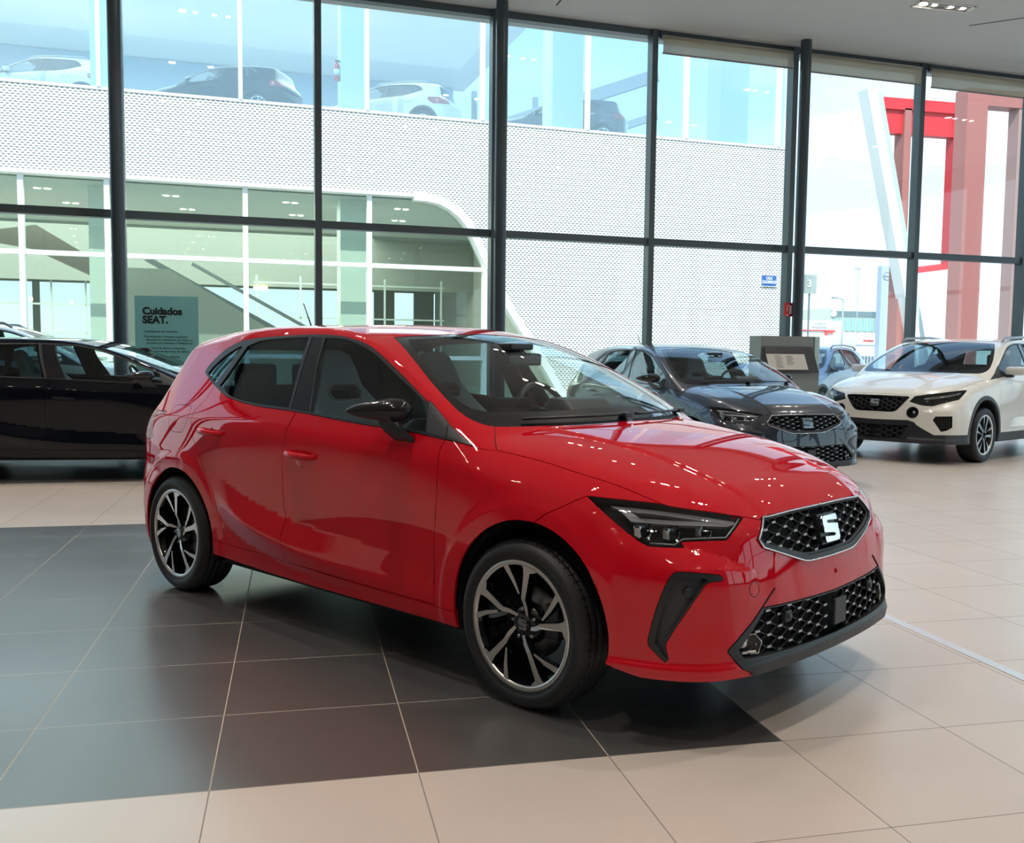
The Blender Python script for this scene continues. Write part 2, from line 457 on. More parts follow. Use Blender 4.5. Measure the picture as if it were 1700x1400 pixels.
            while todo:
                f = todo.pop()
                if not f.is_valid: continue
                if hits(f):
                    good.add(f)
                    for v in f.verts:
                        for g in v.link_faces:
                            if g not in seen and (g.calc_center_median()-p0).length < L+.12: seen.add(g); todo.append(g)
            if not good: seeds = None; continue
            eps = 1.5e-4; sdv = {}
            for f in good:
                for v in f.verts: sdv[v] = m.dot(v.co-p0)
            es = set()
            for f in good: es.update(f.edges)
            on = {v for v, q in sdv.items() if abs(q) < eps}
            for ed in es:
                va, vb = ed.verts; qa, qb = sdv[va], sdv[vb]
                if va in on or vb in on or qa*qb >= 0: continue
                _, nv = bmesh.utils.edge_split(ed, va, qa/(qa-qb)); on.add(nv)
            fs = set()
            for f in good:
                work = [f]
                for _ in range(3):
                    nxt = []
                    for g in work:
                        L2 = list(g.verts); nn = len(L2); idx = [q for q, v in enumerate(L2) if v in on]; done = False
                        for x in range(len(idx)-1):
                            for y in range(x+1, len(idx)):
                                if (idx[y]-idx[x]) not in (1, nn-1):
                                    r = bmesh.utils.face_split(g, L2[idx[x]], L2[idx[y]])
                                    if r and r[0]: nxt += [g, r[0]]; done = True
                                    break
                            if done: break
                        if not done: fs.add(g)
                    work = nxt
                    if not work: break
                fs.update(work)
            fs = [g for g in fs if g.is_valid]
            fs.sort(key=lambda f: (f.calc_center_median()-p1).length_squared); seeds = set(fs[:10])
            for f in list(seeds):
                for v in f.verts: seeds.update(v.link_faces)
        return Q
    def freeze(S):
        bm = S.bm; bmesh.ops.triangulate(bm, faces=[f for f in bm.faces if len(f.verts) > 4])
        bm.verts.index_update(); bm.faces.index_update()
        S.V = np.array([v.co[:] for v in bm.verts]); S.V[np.abs(S.V[:, 1]) < 2e-4, 1] = 0
        S.N = S.grad(S.V); S.N /= np.linalg.norm(S.N, axis=1)[:, None]
        S.N[S.V[:, 1] == 0, 1] = 0; S.N /= np.linalg.norm(S.N, axis=1)[:, None]
        S.faces = [[v.index for v in f.verts] for f in bm.faces]
        S.C = np.array([np.mean(S.V[f], axis=0) for f in S.faces])
        nn = S.grad(S.C); S.CN = nn/np.linalg.norm(nn, axis=1)[:, None]
        # flip to face outward
        for k, f in enumerate(S.faces):
            a, b, c = S.V[f[0]], S.V[f[1]], S.V[f[2]]; nrm = np.cross(b-a, c-a)
            if len(f) > 3: nrm = nrm+np.cross(c-a, S.V[f[3]]-a)
            if nrm@S.CN[k] < 0: f.reverse()
        S.id = np.zeros(len(S.faces), int); S.names = {0: 'body_shell'}; bm.free(); S.bm = None
    def select(S, Q, d, rng=.35, mn=.05):
        D, u, v = basis(d); q = np.asarray(Q); P2 = np.stack([q@u, q@v], 1); C2 = np.stack([S.C@u, S.C@v], 1)
        h = S.C@D; hq = q@D
        return pip(P2, C2) & (S.CN@D > mn) & (h > hq.min()-rng) & (h < hq.max()+rng)
    def assign(S, name, mask, only=None):
        k = max(S.names)+1 if name not in S.names.values() else [a for a, b in S.names.items() if b == name][0]
        S.names[k] = name
        if only is not None:
            ok = np.zeros(len(S.id), bool)
            for a, b in S.names.items():
                if b in only: ok |= S.id == a
            mask = mask & ok
        S.id[mask] = k
    def part(S, name, mats, gap=.0018, depth=.012, off=0.0, out=None, both=True, side=None, inner=True, parent=None, label=None, weld_y=True):
        """faces of one panel -> object. off>0 pushes the surface inward. side: 'L' mirrors it"""
        ids = [a for a, b in S.names.items() if b == name]; fi = np.where(np.isin(S.id, ids))[0]
        if len(fi) == 0: print('EMPTY PANEL', name); return None
        used = sorted({i for k in fi for i in S.faces[k]}); mp = {a: b for b, a in enumerate(used)}
        V = S.V[used].copy(); N = S.N[used]; Fs = [[mp[i] for i in S.faces[k]] for k in fi]
        cnt = {}
        for f in Fs:
            for a, b in zip(f, f[1:]+f[:1]): cnt[(a, b)] = 1
        bd = [(a, b) for (a, b) in cnt if (b, a) not in cnt and not (V[a][1] == 0 and V[b][1] == 0)]
        sh = np.zeros_like(V)
        for a, b in bd:
            e = V[b]-V[a]; L = np.linalg.norm(e)
            if L < 1e-9: continue
            t = np.cross((N[a]+N[b])/2, e/L)
            sh[a] += t; sh[b] += t
        l = np.linalg.norm(sh, axis=1); k = l > 1e-6; sh[k] /= l[k][:, None]; sh[V[:, 1] == 0, 1] = 0
        V = V+sh*gap-N*off
        nv = len(V); VV = [*V]; FF = []; FM = []; LN = []
        for f in Fs: FF.append(f); FM.append(0); LN += [N[i] for i in f]
        bi = sorted({a for e in bd for a in e}); up = {a: nv+i for i, a in enumerate(bi)}; VV += [V[a] for a in bi]
        lo = {a: len(VV)+i for i, a in enumerate(bi)}; VV += [V[a]-N[a]*depth for a in bi]
        for a, b in bd:
            FF.append((up[b], up[a], lo[a], lo[b])); FM.append(0)
            e = V[b]-V[a]; t = -np.cross((N[a]+N[b])/2, e); t = t/(np.linalg.norm(t)+1e-12); LN += [t]*4
        if inner:
            b0 = len(VV); VV += [*(V-N*depth)]
            for f in Fs: FF.append([b0+i for i in f[::-1]]); FM.append(1); LN += [-N[i] for i in f[::-1]]
        VV = np.array(VV); LN = np.array(LN)
        def mir(VV, FF, LN):
            M = VV.copy(); M[:, 1] *= -1; F2 = [tuple(f)[::-1] for f in FF]; L2 = []; p = 0
            for f in FF: L2 += [LN[p+i]*(1, -1, 1) for i in range(len(f))][::-1]; p += len(f)
            return M, F2, np.array(L2)
        if side == 'L': VV, FF, LN = mir(VV, FF, LN)
        elif both:
            M, F2, L2 = mir(VV, FF, LN); n0 = len(VV); VV = np.concatenate([VV, M]); FF = [tuple(f) for f in FF]+[tuple(i+n0 for i in f) for f in F2]; LN = np.concatenate([LN, L2]); FM = FM+FM
        o = add_mesh(out or name, VV, FF, mats, parent, FM, LN)
        if label: o['label'] = label
        return o
FR = {  # feature outlines of the hatchback body, right half, metres in car space
 'quarter': [(-2.458, -.710, 1.185), (-2.437, -.689, 1.222), (-2.363, -.657, 1.284), (-2.251, -.635, 1.335), (-2.227, -.639, 1.331), (-2.298, -.753, 1.138), (-2.342, -.744, 1.147)],
 'dlo': [(-2.510, -.699, 1.192), (-2.500, -.676, 1.231), (-2.416, -.637, 1.308), (-2.291, -.618, 1.357), (-2.140, -.619, 1.375), (-1.873, -.630, 1.386), (-1.534, -.650, 1.392), (-1.357, -.657, 1.385), (-1.230, -.665, 1.368), (-1.101, -.679, 1.338), (-.926, -.712, 1.267), (-.743, -.749, 1.181), (-.575, -.780, 1.097), (-.440, -.799, 1.024), (-.308, -.805, .953), (-.435, -.829, .970), (-.654, -.835, .989), (-1.002, -.841, 1.005), (-1.439, -.836, 1.032), (-1.812, -.825, 1.045), (-2.103, -.800, 1.076), (-2.307, -.758, 1.128)],
 'rdglass': [(-2.172, -.640, 1.336), (-2.048, -.631, 1.364), (-1.824, -.640, 1.375), (-1.600, -.653, 1.379), (-1.573, -.722, 1.250), (-1.510, -.830, 1.045), (-1.820, -.821, 1.054), (-2.065, -.801, 1.077), (-2.244, -.764, 1.126)],
 'bpillar': [(-1.574, -.655, 1.379), (-1.472, -.661, 1.375), (-1.437, -.725, 1.252), (-1.343, -.834, 1.035), (-1.492, -.832, 1.041), (-1.548, -.723, 1.250)],
 'fdglass': [(-1.455, -.662, 1.374), (-1.330, -.666, 1.370), (-1.185, -.678, 1.346), (-1.034, -.700, 1.300), (-.845, -.737, 1.215), (-.687, -.765, 1.144), (-.588, -.784, 1.094), (-.555, -.828, .994), (-.887, -.837, 1.008), (-1.332, -.835, 1.033), (-1.429, -.725, 1.252)],
 'sail': [(-.595, -.770, 1.117), (-.458, -.794, 1.036), (-.435, -.825, .980), (-.549, -.829, .991)],
 'sail2': [(-.453, -.797, 1.032), (-.357, -.811, .970), (-.431, -.825, .978)],
 'doorgap': [(-1.447, -.841, 1.021), (-1.473, -.876, .933), (-1.492, -.880, .833), (-1.502, -.870, .593), (-1.487, -.867, .535), (-1.505, -.879, .449), (-1.499, -.874, .367), (-1.499, -.864, .324)],
 'fdfront': [(-.435, -.829, .969), (-.446, -.839, .945), (-.449, -.850, .915), (-.442, -.860, .883), (-.443, -.866, .793), (-.441, -.867, .758), (-.457, -.866, .550), (-.468, -.858, .308)],
 'doorbot': [(-1.943, -.862, .319), (-1.769, -.861, .325), (-1.533, -.863, .324), (-1.194, -.866, .319), (-.858, -.861, .311), (-.468, -.858, .308)],
 'rdrear': [(-2.310, -.757, 1.129), (-2.319, -.806, 1.051), (-2.382, -.831, .999), (-2.390, -.844, .971), (-2.378, -.856, .922), (-2.340, -.867, .843), (-2.256, -.874, .740), (-2.148, -.872, .609), (-2.097, -.869, .489), (-2.065, -.865, .400), (-2.007, -.863, .330), (-1.946, -.862, .320)],
 'silltop': [(-2.101, -.866, .322), (-1.942, -.862, .329), (-1.499, -.864, .324), (-.859, -.860, .306), (-.354, -.865, .307)],
 'sillbot': [(-2.131, -.871, .273), (-1.679, -.854, .248), (-1.215, -.851, .239), (-.876, -.847, .230), (-.567, -.845, .227), (-.352, -.859, .244)],
 'hoodshut': [(-.206, -.773, .941), (.014, -.751, .913), (.193, -.745, .883), (.370, -.719, .846), (.500, -.681, .802)],
 'apil': [(-.322, -.667, 1.021), (-.261, -.723, .975), (-.206, -.773, .941)],
 'bumpgap': [(.261, -.799, .816), (.196, -.832, .782), (.131, -.854, .747), (.064, -.869, .705)],
 'hlout': [(.264, -.798, .817), (.363, -.764, .813), (.501, -.682, .801), (.611, -.592, .779), (.690, -.479, .752), (.696, -.531, .724), (.692, -.579, .691), (.600, -.705, .690), (.596, -.710, .688), (.609, -.710, .672), (.588, -.732, .672), (.521, -.782, .674), (.488, -.792, .686), (.420, -.802, .725), (.347, -.806, .769)],
 'drl': [(.354, -.785, .795), (.489, -.710, .788), (.617, -.601, .769), (.683, -.511, .749), (.688, -.513, .742), (.680, -.548, .735), (.567, -.692, .744), (.439, -.778, .749), (.387, -.778, .784)],
 'drlin': [(.424, -.762, .780), (.479, -.728, .778), (.632, -.604, .754), (.561, -.683, .757), (.460, -.757, .761)],
 'vent': [(.618, -.773, .599), (.639, -.757, .601), (.714, -.657, .587), (.721, -.645, .577), (.722, -.647, .569), (.696, -.699, .564), (.688, -.713, .548), (.645, -.755, .457), (.598, -.787, .360), (.599, -.787, .342), (.606, -.783, .307), (.597, -.788, .296), (.547, -.812, .345), (.545, -.813, .366), (.568, -.804, .470), (.602, -.786, .576)],
 'ventin': [(.642, -.760, .580), (.689, -.705, .579), (.697, -.695, .571), (.688, -.713, .557), (.646, -.756, .470), (.593, -.790, .369), (.594, -.790, .338), (.603, -.785, .307), (.565, -.804, .357), (.578, -.798, .431), (.605, -.787, .516), (.628, -.772, .569)],
 'fuel': [(-2.681, -.806, .984), (-2.662, -.796, 1.006), (-2.585, -.801, 1.015), (-2.463, -.816, 1.014), (-2.434, -.826, 1.001), (-2.444, -.853, .923), (-2.477, -.858, .873), (-2.592, -.850, .870), (-2.655, -.841, .885)],
 'wsout': [(-1.111, -.533, 1.381), (-.910, -.609, 1.304), (-.686, -.684, 1.194), (-.535, -.719, 1.115), (-.455, -.727, 1.072), (-.383, -.713, 1.039), (-.328, -.677, 1.021), (-.247, -.529, 1.019), (-.151, -.329, 1.019), (-.133, .016, 1.026), (-.195, .433, 1.019), (-.304, .662, 1.014)],
}
# ------------------------------------------------------------------ shared car pieces
def car_mats():
    M = dict(
        red=mat('red_paint', (.57, .003, .014), .35, 0, 1, .008, .0, ci=1.54),
        navy=mat('dark_grey_paint', (.022, .027, .042), .3, .35, 1, .008, .3, ci=1.6),
        black_paint=mat('black_paint', (.003, .004, .008), .3, 0, 1, .008, .0, ci=1.42),
        white=mat('white_paint', (.78, .77, .72), .3, 0, 1, .01),
        blue=mat('steel_blue_paint', (.16, .25, .36), .3, .3, 1, .02),
        trim=mat('satin_black_plastic', (.016, .019, .024), .42, 0, 0),
        trim_grey=mat('grey_plastic', (.045, .05, .06), .55),
        gloss=mat('gloss_black', (.004, .005, .008), .3, 0, 1, .01, .05),
        void=mat('dark_cavity', (.004, .004, .005), .8),
        liner=mat('dark_headliner', (.018, .02, .024), .85),
        glass=glass_mat('car_glass', (.88, .95, .93), 0, 1.5),
        tint=glass_mat('tinted_car_glass', (.22, .33, .36), 0, 1.5),
        lens=glass_mat('clear_lamp_lens', (.86, .9, .93), 0, 1.45),
        rubber=mat('tyre_rubber', (.012, .013, .015), .55, 0, 0, bump=(60, .15)),
        alu=mat('machined_alloy', (.74, .72, .69), .36, 1),
        chrome=mat('chrome', (.78, .80, .83), .10, 1),
        satin=mat('satin_silver', (.40, .41, .43), .30, 1),
        steel=mat('brake_steel', (.22, .22, .23), .35, 1),
        seat=mat('grey_seat_fabric', (.42, .47, .50), .9, bump=(180, .3)),
        seat_dark=mat('dark_seat_fabric', (.02, .022, .026), .9),
        bar=mat('lamp_bar_grey', (.20, .19, .20), .35),
        refl=mat('lamp_reflector', (.35, .36, .38), .12, 1),
        lampred=mat('red_lamp_lens', (.35, .006, .012), .25, 0, .35, .05))
    return M
def wheel(parent, M, x, y, r=.3145, w=.215, rr=.238, side=-1, style='split', rot=0, mats=None, detail=True):
    """one road wheel; side -1 = right-hand side of the car (face towards -y)"""
    wE = empty('wheel', (x, y, r), 0, parent); s = side
    hw = w/2; b = MB()
    prof = [(rr-.012, hw-.012), (rr+.004, hw-.006), (rr+.012, hw-.004), (rr+.022, hw-.0015), (r-.050, hw+.004), (r-.024, hw-.002), (r-.010, hw-.014), (r-.003, hw-.030)]
    if detail:
        for g in (.062, .025, -.012, -.05):
            prof += [(r, g+.012), (r, g+.004), (r-.007, g+.003), (r-.007, g-.003), (r, g-.004)]
    else: prof += [(r, .05), (r, -.05)]
    prof += [(r-.003, -hw+.03), (r-.012, -hw+.014), (r-.05, -hw), (rr, -hw+.01)]
    b.lathe([(q, s*h) for q, h in prof], 72)
    if detail:   # sipes: thin blocks across the shoulder
        for k in range(64):
            a = 2*PI*k/64; c, d = math.cos(a), math.sin(a)
            b.bar(((r-.003)*c, s*(hw-.024), (r-.003)*d), ((r-.0005)*c, s*(hw-.052), (r-.0005)*d), .004, .004, 0)
    b.build('tyre', M['rubber'], wE)
    face = s*(hw-.012)
    b = MB(); b.lathe([(rr, s*hw-s*.012), (rr-.004, s*(hw-.02)), (rr-.016, s*(hw-.03)), (rr-.02, s*(hw-.09)), (rr-.022, -s*hw*.9)], 60)
    b.build('rim_barrel', M['gloss'], wE)
    b = MB(); b.lathe([(rr+.006, s*(hw-.010)), (rr+.004, s*(hw-.0055)), (rr-.012, s*(hw-.007)), (rr-.015, s*(hw-.014))], 72)
    lip = b.build('rim_lip', M['alu'], wE)
    b = MB(); b.lathe([(.001, s*(hw-.085)), (.135, s*(hw-.085)), (.135, s*(hw-.105)), (.001, s*(hw-.105))], 40); b.build('brake_disc', M['steel'], wE)
    b = MB(); b.box((.105, s*(hw-.09), .02), (.07, .05, .13), bev=.008); b.build('brake_caliper', M['trim_grey'], wE)
    def P(rad, deg): a = math.radians(deg+rot); return (rad*math.cos(a)*(1), rad*math.sin(a))
    R = rr-.006
    if style == 'split':
        # each main spoke kinks at 40% and flares into the rim, a thin blade leans towards it
        for k in range(5):
            o = 72*k
            pol = [(.040, 68), (.075, 80), (.103, 86.5), (.19, 85), (R-.016, 86), (R, 89), (R, 67), (R-.018, 72), (.205, 77), (.103, 75.5), (.075, 66), (.042, 50)]
            h0, h1 = s*(hw-.034), s*(hw-.009)
            def blade(pol, name, dz):
                bb = MB(); q = [P(a, d+o) for a, d in pol]; n = len(q)
                top = []
                for (u, v), (a, _) in zip(q, pol):
                    t = min(1, max(0, (a-.04)/(.10-.04))); top.append(h0+(h1-h0)*(.25+.75*t))
                V = [(u, tt, v) for (u, v), tt in zip(q, top)]+[(u, tt-s*.001, v) for (u, v), tt in zip(q, top)]+[(u, tt-s*dz, v) for (u, v), tt in zip(q, top)]
                T = [tuple(t) for t in tessellate_polygon([[Vector((u, v, 0)) for u, v in q]])]
                bb.add(V, T, 0); bb.add(V, [(i, (i+1) % n, (i+1) % n+n, i+n) for i in range(n)], 0)
                bb.add(V, [(i+n, (i+1) % n+n, (i+1) % n+2*n, i+2*n) for i in range(n)], 1)
                bb.build(name, [M['alu'], M['gloss']], wE)
            blade(pol, 'spoke', .035)
            blade([(R, 113), (.170, 105), (.115, 93.5), (.120, 90.5), (.172, 99.5), (R, 106.5)], 'thin_spoke', .028)
    else:
        for k in range(5):
            o = 72*k
            for d0 in (-13, 13):
                bb = MB(); pol = [P(.03, o+90+d0*1.3), P(R, o+90+d0-5), P(R, o+90+d0+5), P(.03, o+90+d0*1.3+40*(1 if d0 > 0 else -1))]
                bb.prism(pol, s*(hw-.045), s*(hw-.014)); bb.build('spoke', M['alu' if style == 'twin' else 'satin'], wE)
    b = MB(); b.lathe([(.001, s*(hw-.030)), (.040, s*(hw-.030)), (.052, s*(hw-.034)), (.075, s*(hw-.045)), (.08, s*(hw-.075)), (.001, s*(hw-.08))], 40)
    hub = b.build('hub', M['gloss'], wE)
    b = MB(); b.lathe([(.001, s*(hw-.0265)), (.026, s*(hw-.0265)), (.029, s*(hw-.029)), (.029, s*(hw-.034))], 32); b.build('centre_cap', M['gloss'], wE)
    if detail:
        for k in range(5):
            u, v = P(.056, 72*k+99); b = MB(); b.lathe([(.0001, s*(hw-.027)), (.005, s*(hw-.027)), (.006, s*(hw-.030)), (.0085, s*(hw-.031)), (.0085, s*(hw-.045))], 12, c=(u, 0, v)); b.build('wheel_bolt', M['steel'], wE)
        b = MB()
        for pol in logo_polys(.036, .040): b.prism([(-u*s, v) for u, v in pol], s*(hw-.0268), s*(hw-.0252))
        b.build('cap_emblem', M['satin'], wE)
    return wE
def logo_polys(w, h):
    """the S badge: two stacked hooks with slanted slots; returns solid pieces (u right, v up)"""
    W2, H2 = w/2, h/2
    sk = .12*w
    def P(u, v): return (u*W2+sk*v*-.0, v*H2)
    top = [P(-1, .20), P(-1, .80), P(-.82, 1), P(.86, 1), P(1, .86), P(1, .50), P(-.30, .60), P(-.46, .50), P(-.30, .40), P(1, .24), P(1, -.10), P(-.9, .06)]
    bot = [(-u, -v) for u, v in top]
    return [top, bot]
def seat(name, parent, M, loc, h=.78, headhole=True):
    """bucket seat with one-piece headrest, facing +x"""
    t = empty(name, loc, 0, parent)
    b = MB(); b.box((.02, 0, .07), (.50, .40, .13), bev=.04); b.box((.02, .23, .10), (.48, .09, .15), bev=.035); b.box((.02, -.23, .10), (.48, .09, .15), bev=.035)
    b.build('seat_cushion', [M['seat']], t)
    # backrest outline (y,z) with slot, leaned back
    out = [(-.25, .0), (-.275, .18), (-.265, .36), (-.20, .50), (-.135, .60), (-.125, .70), (-.11, .775), (-.06, .80), (.06, .80), (.11, .775), (.125, .70), (.135, .60), (.20, .50), (.265, .36), (.275, .18), (.25, .0)]
    hole = [(-.075, .515), (.075, .515), (.10, .555), (.07, .60), (-.07, .60), (-.10, .555)]
    lean = math.radians(22)
    T = tessellate_polygon([[Vector((y, z, 0)) for y, z in out], [Vector((y, z, 0)) for y, z in hole[::-1]]])
    al = out+hole[::-1]; n = len(al); V = []
    for side_x in (.055, -.055):
        for y, z in al:
            bul = .045*min(1, (abs(y)/.25)**2)*(1 if z < .5 else 0) if side_x > 0 else 0
            x = side_x*(1 if z < .45 else max(.55, 1-(z-.45)*1.3))+bul
            V.append((-.26+x*math.cos(lean)-z*math.sin(lean), y, .10+z*math.cos(lean)+x*math.sin(lean)))
    F = [tuple(q) for q in T]+[tuple(i+n for i in q)[::-1] for q in T]
    no = len(out)
    F += [(i, (i+1) % no, (i+1) % no+n, i+n) for i in range(no)]
    nh = len(hole); F += [(no+i, no+(i+1) % nh, no+(i+1) % nh+n, no+i+n) for i in range(nh)]
    b = MB(); b.add(V, F); o = b.build('seat_backrest', [M['seat']], t)
    bv = o.modifiers.new('bevel', 'BEVEL'); bv.width = .014; bv.segments = 3; bv.limit_method = 'ANGLE'; bv.angle_limit = math.radians(50)
    # light rim of the slot
    b = MB(); hp = [(-.26+.05*math.cos(lean)-z*math.sin(lean), y, .10+z*math.cos(lean)+.05*math.sin(lean)) for y, z in hole+hole[:1]]
    b.tube(hp, .005, 6); b.build('slot_rim', M['satin'], t)
    return t
# ------------------------------------------------------------------ the hatchback
def honeycomb(bars, pads, S, poly, P, Q, z0, y0, zr, yr, off, padw=.011, d=(1, 0, 0), bt=.0035, depth=.016):
    """lattice clipped to poly (y,z); rows staggered; returns nothing, fills the two mesh builders"""
    pol = np.array([(p[1], p[2]) for p in poly]); polm = np.array([(abs(a), b) for a, b in pol])
    def inside(y, z):
        return bool(pip(np.array([(-abs(a), b) for a, b in pol]), np.array([[-abs(y), z]]))[0])
    gy = np.linspace(0, yr, 33); gz = np.linspace(zr[0], zr[1], 17); GY, GZ = np.meshgrid(gy, gz)
    GX = S.project(np.stack([GY*0+.75, -GY, GZ], -1).reshape(-1, 3), d, .35)[:, 0].reshape(GY.shape)
    def surf(y, z):
        u = min(31.999, max(0, abs(y)/yr*32)); v = min(15.999, max(0, (z-zr[0])/(zr[1]-zr[0])*16)); i, j = int(u), int(v); u -= i; v -= j
        x = (GX[j, i]*(1-u)+GX[j, i+1]*u)*(1-v)+(GX[j+1, i]*(1-u)+GX[j+1, i+1]*u)*v
        return Vector((x-off, y, z))
    nodes = {}
    for j in range(int((zr[1]-zr[0])/Q)+2):
        z = z0-Q*j
        for i in range(-8, 9):
            y = y0+P*(i+(.5 if j % 2 else 0)); nodes[(i, j)] = (y, z)
    def seg(a, b):
        (ya, za), (yb, zb) = a, b; n = 4; last = None
        for k in range(n+1):
            t = k/n; y, z = ya+(yb-ya)*t, za+(zb-za)*t
            cur = surf(y, z) if inside(y, z) else None
            if cur is not None and last is not None: bars.bar(last-Vector((depth/2, 0, 0)), cur-Vector((depth/2, 0, 0)), bt, depth, 0, up=(1, 0, 0))
            last = cur
    for (i, j), (y, z) in nodes.items():
        if inside(y-padw*.8, z) and inside(y+padw*.8, z):
            a, b = surf(y-padw, z), surf(y+padw, z); pads.bar(a+Vector((.002, 0, 0)), b+Vector((.002, 0, 0)), .008, .007, 0, up=(1, 0, 0))
            bars.bar(a-Vector((depth/2, 0, 0)), b-Vector((depth/2, 0, 0)), .006, depth, 0, up=(1, 0, 0))
        nb = [(i, j+1), (i-1, j+1)] if j % 2 == 0 else [(i, j+1), (i+1, j+1)]
        for q in nb:
            if q in nodes:
                y2, z2 = nodes[q]; sgn = 1 if y2 > y else -1
                seg((y+sgn*padw, z), (y2-sgn*padw, z2))
def sheet(b, S, poly, d, off, thick, m=0, step=.03, mirror=False, closed=True, rng=.3, corner=32):
    """thin plate following the body surface, sunk `off` below it"""
    Q = S.project(resample(poly, True, step, corner), d, rng); N = S.grad(Q); N /= np.linalg.norm(N, axis=1)[:, None]
    D, u, v = basis(d); T = tessellate_polygon([[Vector((q@u, q@v, 0)) for q in Q]])
    for sy in ((1, -1) if mirror else (1,)):
        A = (Q-N*off)*(1, sy, 1); B = (Q-N*(off+thick))*(1, sy, 1); n = len(A)
        b.add([*A, *B], [tuple(t) for t in T]+[tuple(i+n for i in t)[::-1] for t in T]+[(i, (i+1) % n, (i+1) % n+n, i+n) for i in range(n)], m)
def bowl(S, name, pname, mats, parent, depth, off=.002, both=True, side=None):
    """recessed tray under an opening: walls plus a floor, facing outwards"""
    ids = [a for a, b in S.names.items() if b == pname]; fi = np.where(np.isin(S.id, ids))[0]
    used = sorted({i for k in fi for i in S.faces[k]}); mp = {a: b for b, a in enumerate(used)}
    V = S.V[used]; N = S.N[used]; Fs = [[mp[i] for i in S.faces[k]] for k in fi]
    cnt = {(a, b) for f in Fs for a, b in zip(f, f[1:]+f[:1])}
    bd = [(a, b) for a, b in cnt if (b, a) not in cnt and not (V[a][1] == 0 and V[b][1] == 0)]
    n = len(V); VV = [*(V-N*depth), *(V-N*off)]; FF = [tuple(f) for f in Fs]+[(a, b, n+b, n+a) for a, b in bd]
    out = []
    b = MB()
    sides = [1, -1] if (both and side is None) else [-1 if side == 'L' else 1]
    for sy in sides:
        W = [v*(1, sy, 1) for v in VV]; b.add(W, FF if sy > 0 else [f[::-1] for f in FF], 0)
    return b.build(name, mats, parent, fix=False)
def build_hatch(M, paint):
    S = Skin(IBIZA, .0165)
    R = FR; dS = (0, -1, 0); dG = (0, -.9, .44); dH = (0, -.6, .8); dW = (.45, 0, .89); dX = (1, 0, 0); dV = (.62, -.78, 0); dL = (.6, -.75, .28)
    zc = crv(*IBIZA['crease']); zr = crv(*IBIZA['ridge'])
    # character lines first, so that mesh edges follow them
    xs = np.arange(-2.86, .28, .05); S.cut([(x, -.85, float(zc(x))) for x in xs], dS, False)
    xs = np.arange(-2.12, -.45, .05); S.cut([(x, -.87, float(zr(x))) for x in xs], dS, False)
    ck = [(.45, -.83, .575), (.512, -.819, .584), (.58, -.789, .606), (.657, -.729, .609), (.72, -.631, .597), (.764, -.46, .571)]
    S.cut(ck, dX, False)
    Q = {}
    def C(k, poly, d, **kw): Q[k] = (S.cut(poly, d, **kw), d)
    C('dlo', R['dlo'], dG)
    for k in ('quarter', 'rdglass', 'bpillar', 'fdglass', 'sail', 'sail2'): C(k, R[k], dG, corner=38)
    gap = R['doorgap']; fd = R['fdfront'][1:]; rd = R['rdrear']; db = R['doorbot']
    C('front_door', [(-1.43, -.83, 1.07), (-.45, -.81, 1.01)]+[(-.437, -.83, .969)]+fd+db[-2:2:-1]+gap[::-1][:-1]+[(-1.442, -.836, 1.033)], dS)
    C('rear_door', [(-1.445, -.83, 1.06)]+gap[1:]+db[1::-1]+rd[::-1][1:]+[(-2.28, -.74, 1.15)], dS)
    C('side_sill', [(-2.16, -.86, .335)]+R['silltop'][1:-1]+[(-.33, -.86, .300), (-.33, -.85, .15), (-2.16, -.85, .15)], dS)
    hs = R['hoodshut']
    C('fender', [(-.437, -.83, .969), (-.31, -.808, .952), (-.206, -.773, .941), (-.1, -.70, .98), (.2, -.66, .92), (.46, -.66, .82), (.52, -.70, .78), (.32, -.80, .775), (.264, -.798, .8165)]+R['bumpgap'][1:]+[(.03, -.86, .60), (0, -.86, .2), (-.40, -.86, .2), (-.468, -.858, .308)]+fd[:-1][::-1], dH)
    C('hood', [(-.133, .16, 1.026), (-.133, 0, 1.026), (-.151, -.30, 1.02), (-.235, -.50, 1.02), (-.322, -.667, 1.021), (-.262, -.723, .975), (-.206, -.773, .941)]+hs[1:]+[(.541, -.655, .793), (.597, -.604, .783), (.668, -.509, .765), (.714, -.405, .742), (.716, -.38, .752), (.728, -.20, .757), (.732, 0, .758), (.732, .16, .758)], dH)
    C('windshield', [(-1.053, .03, 1.405), (-1.053, 0, 1.405), (-1.065, -.28, 1.397), (-1.111, -.533, 1.381), (-.910, -.609, 1.304), (-.686, -.684, 1.194), (-.535, -.719, 1.115), (-.455, -.727, 1.072), (-.383, -.713, 1.039), (-.322, -.667, 1.021), (-.235, -.50, 1.02), (-.151, -.30, 1.02), (-.133, 0, 1.026), (-.133, .03, 1.026)], dW)
    C('ws_clear', [(-1.00, .03, 1.385), (-1.00, 0, 1.385), (-1.02, -.28, 1.38), (-1.06, -.495, 1.36), (-.90, -.575, 1.30), (-.69, -.645, 1.19), (-.53, -.68, 1.11), (-.455, -.67, 1.07), (-.40, -.60, 1.05), (-.30, -.35, 1.05), (-.26, 0, 1.05), (-.26, .03, 1.05)], dW)
    hq = [tuple(p) for p in R['hlout']]; hq[3] = (.612, -.592, .786); hq[2] = (.505, -.682, .803); hq[4] = (.694, -.478, .757)
    C('headlight', hq, dL, corner=28)
    gr = [(.731, .03, .757), (.731, 0, .757), (.728, -.2, .756), (.714, -.385, .750), (.73, -.452, .683), (.743, -.435, .655), (.785, -.205, .582), (.79, -.15, .577), (.79, 0, .576), (.79, .03, .576)]
    gi = [(.731, .03, .749), (.731, 0, .749), (.728, -.2, .748), (.714, -.379, .742), (.73, -.437, .682), (.743, -.422, .662), (.785, -.20, .602), (.79, -.15, .597), (.79, 0, .596), (.79, .03, .596)]
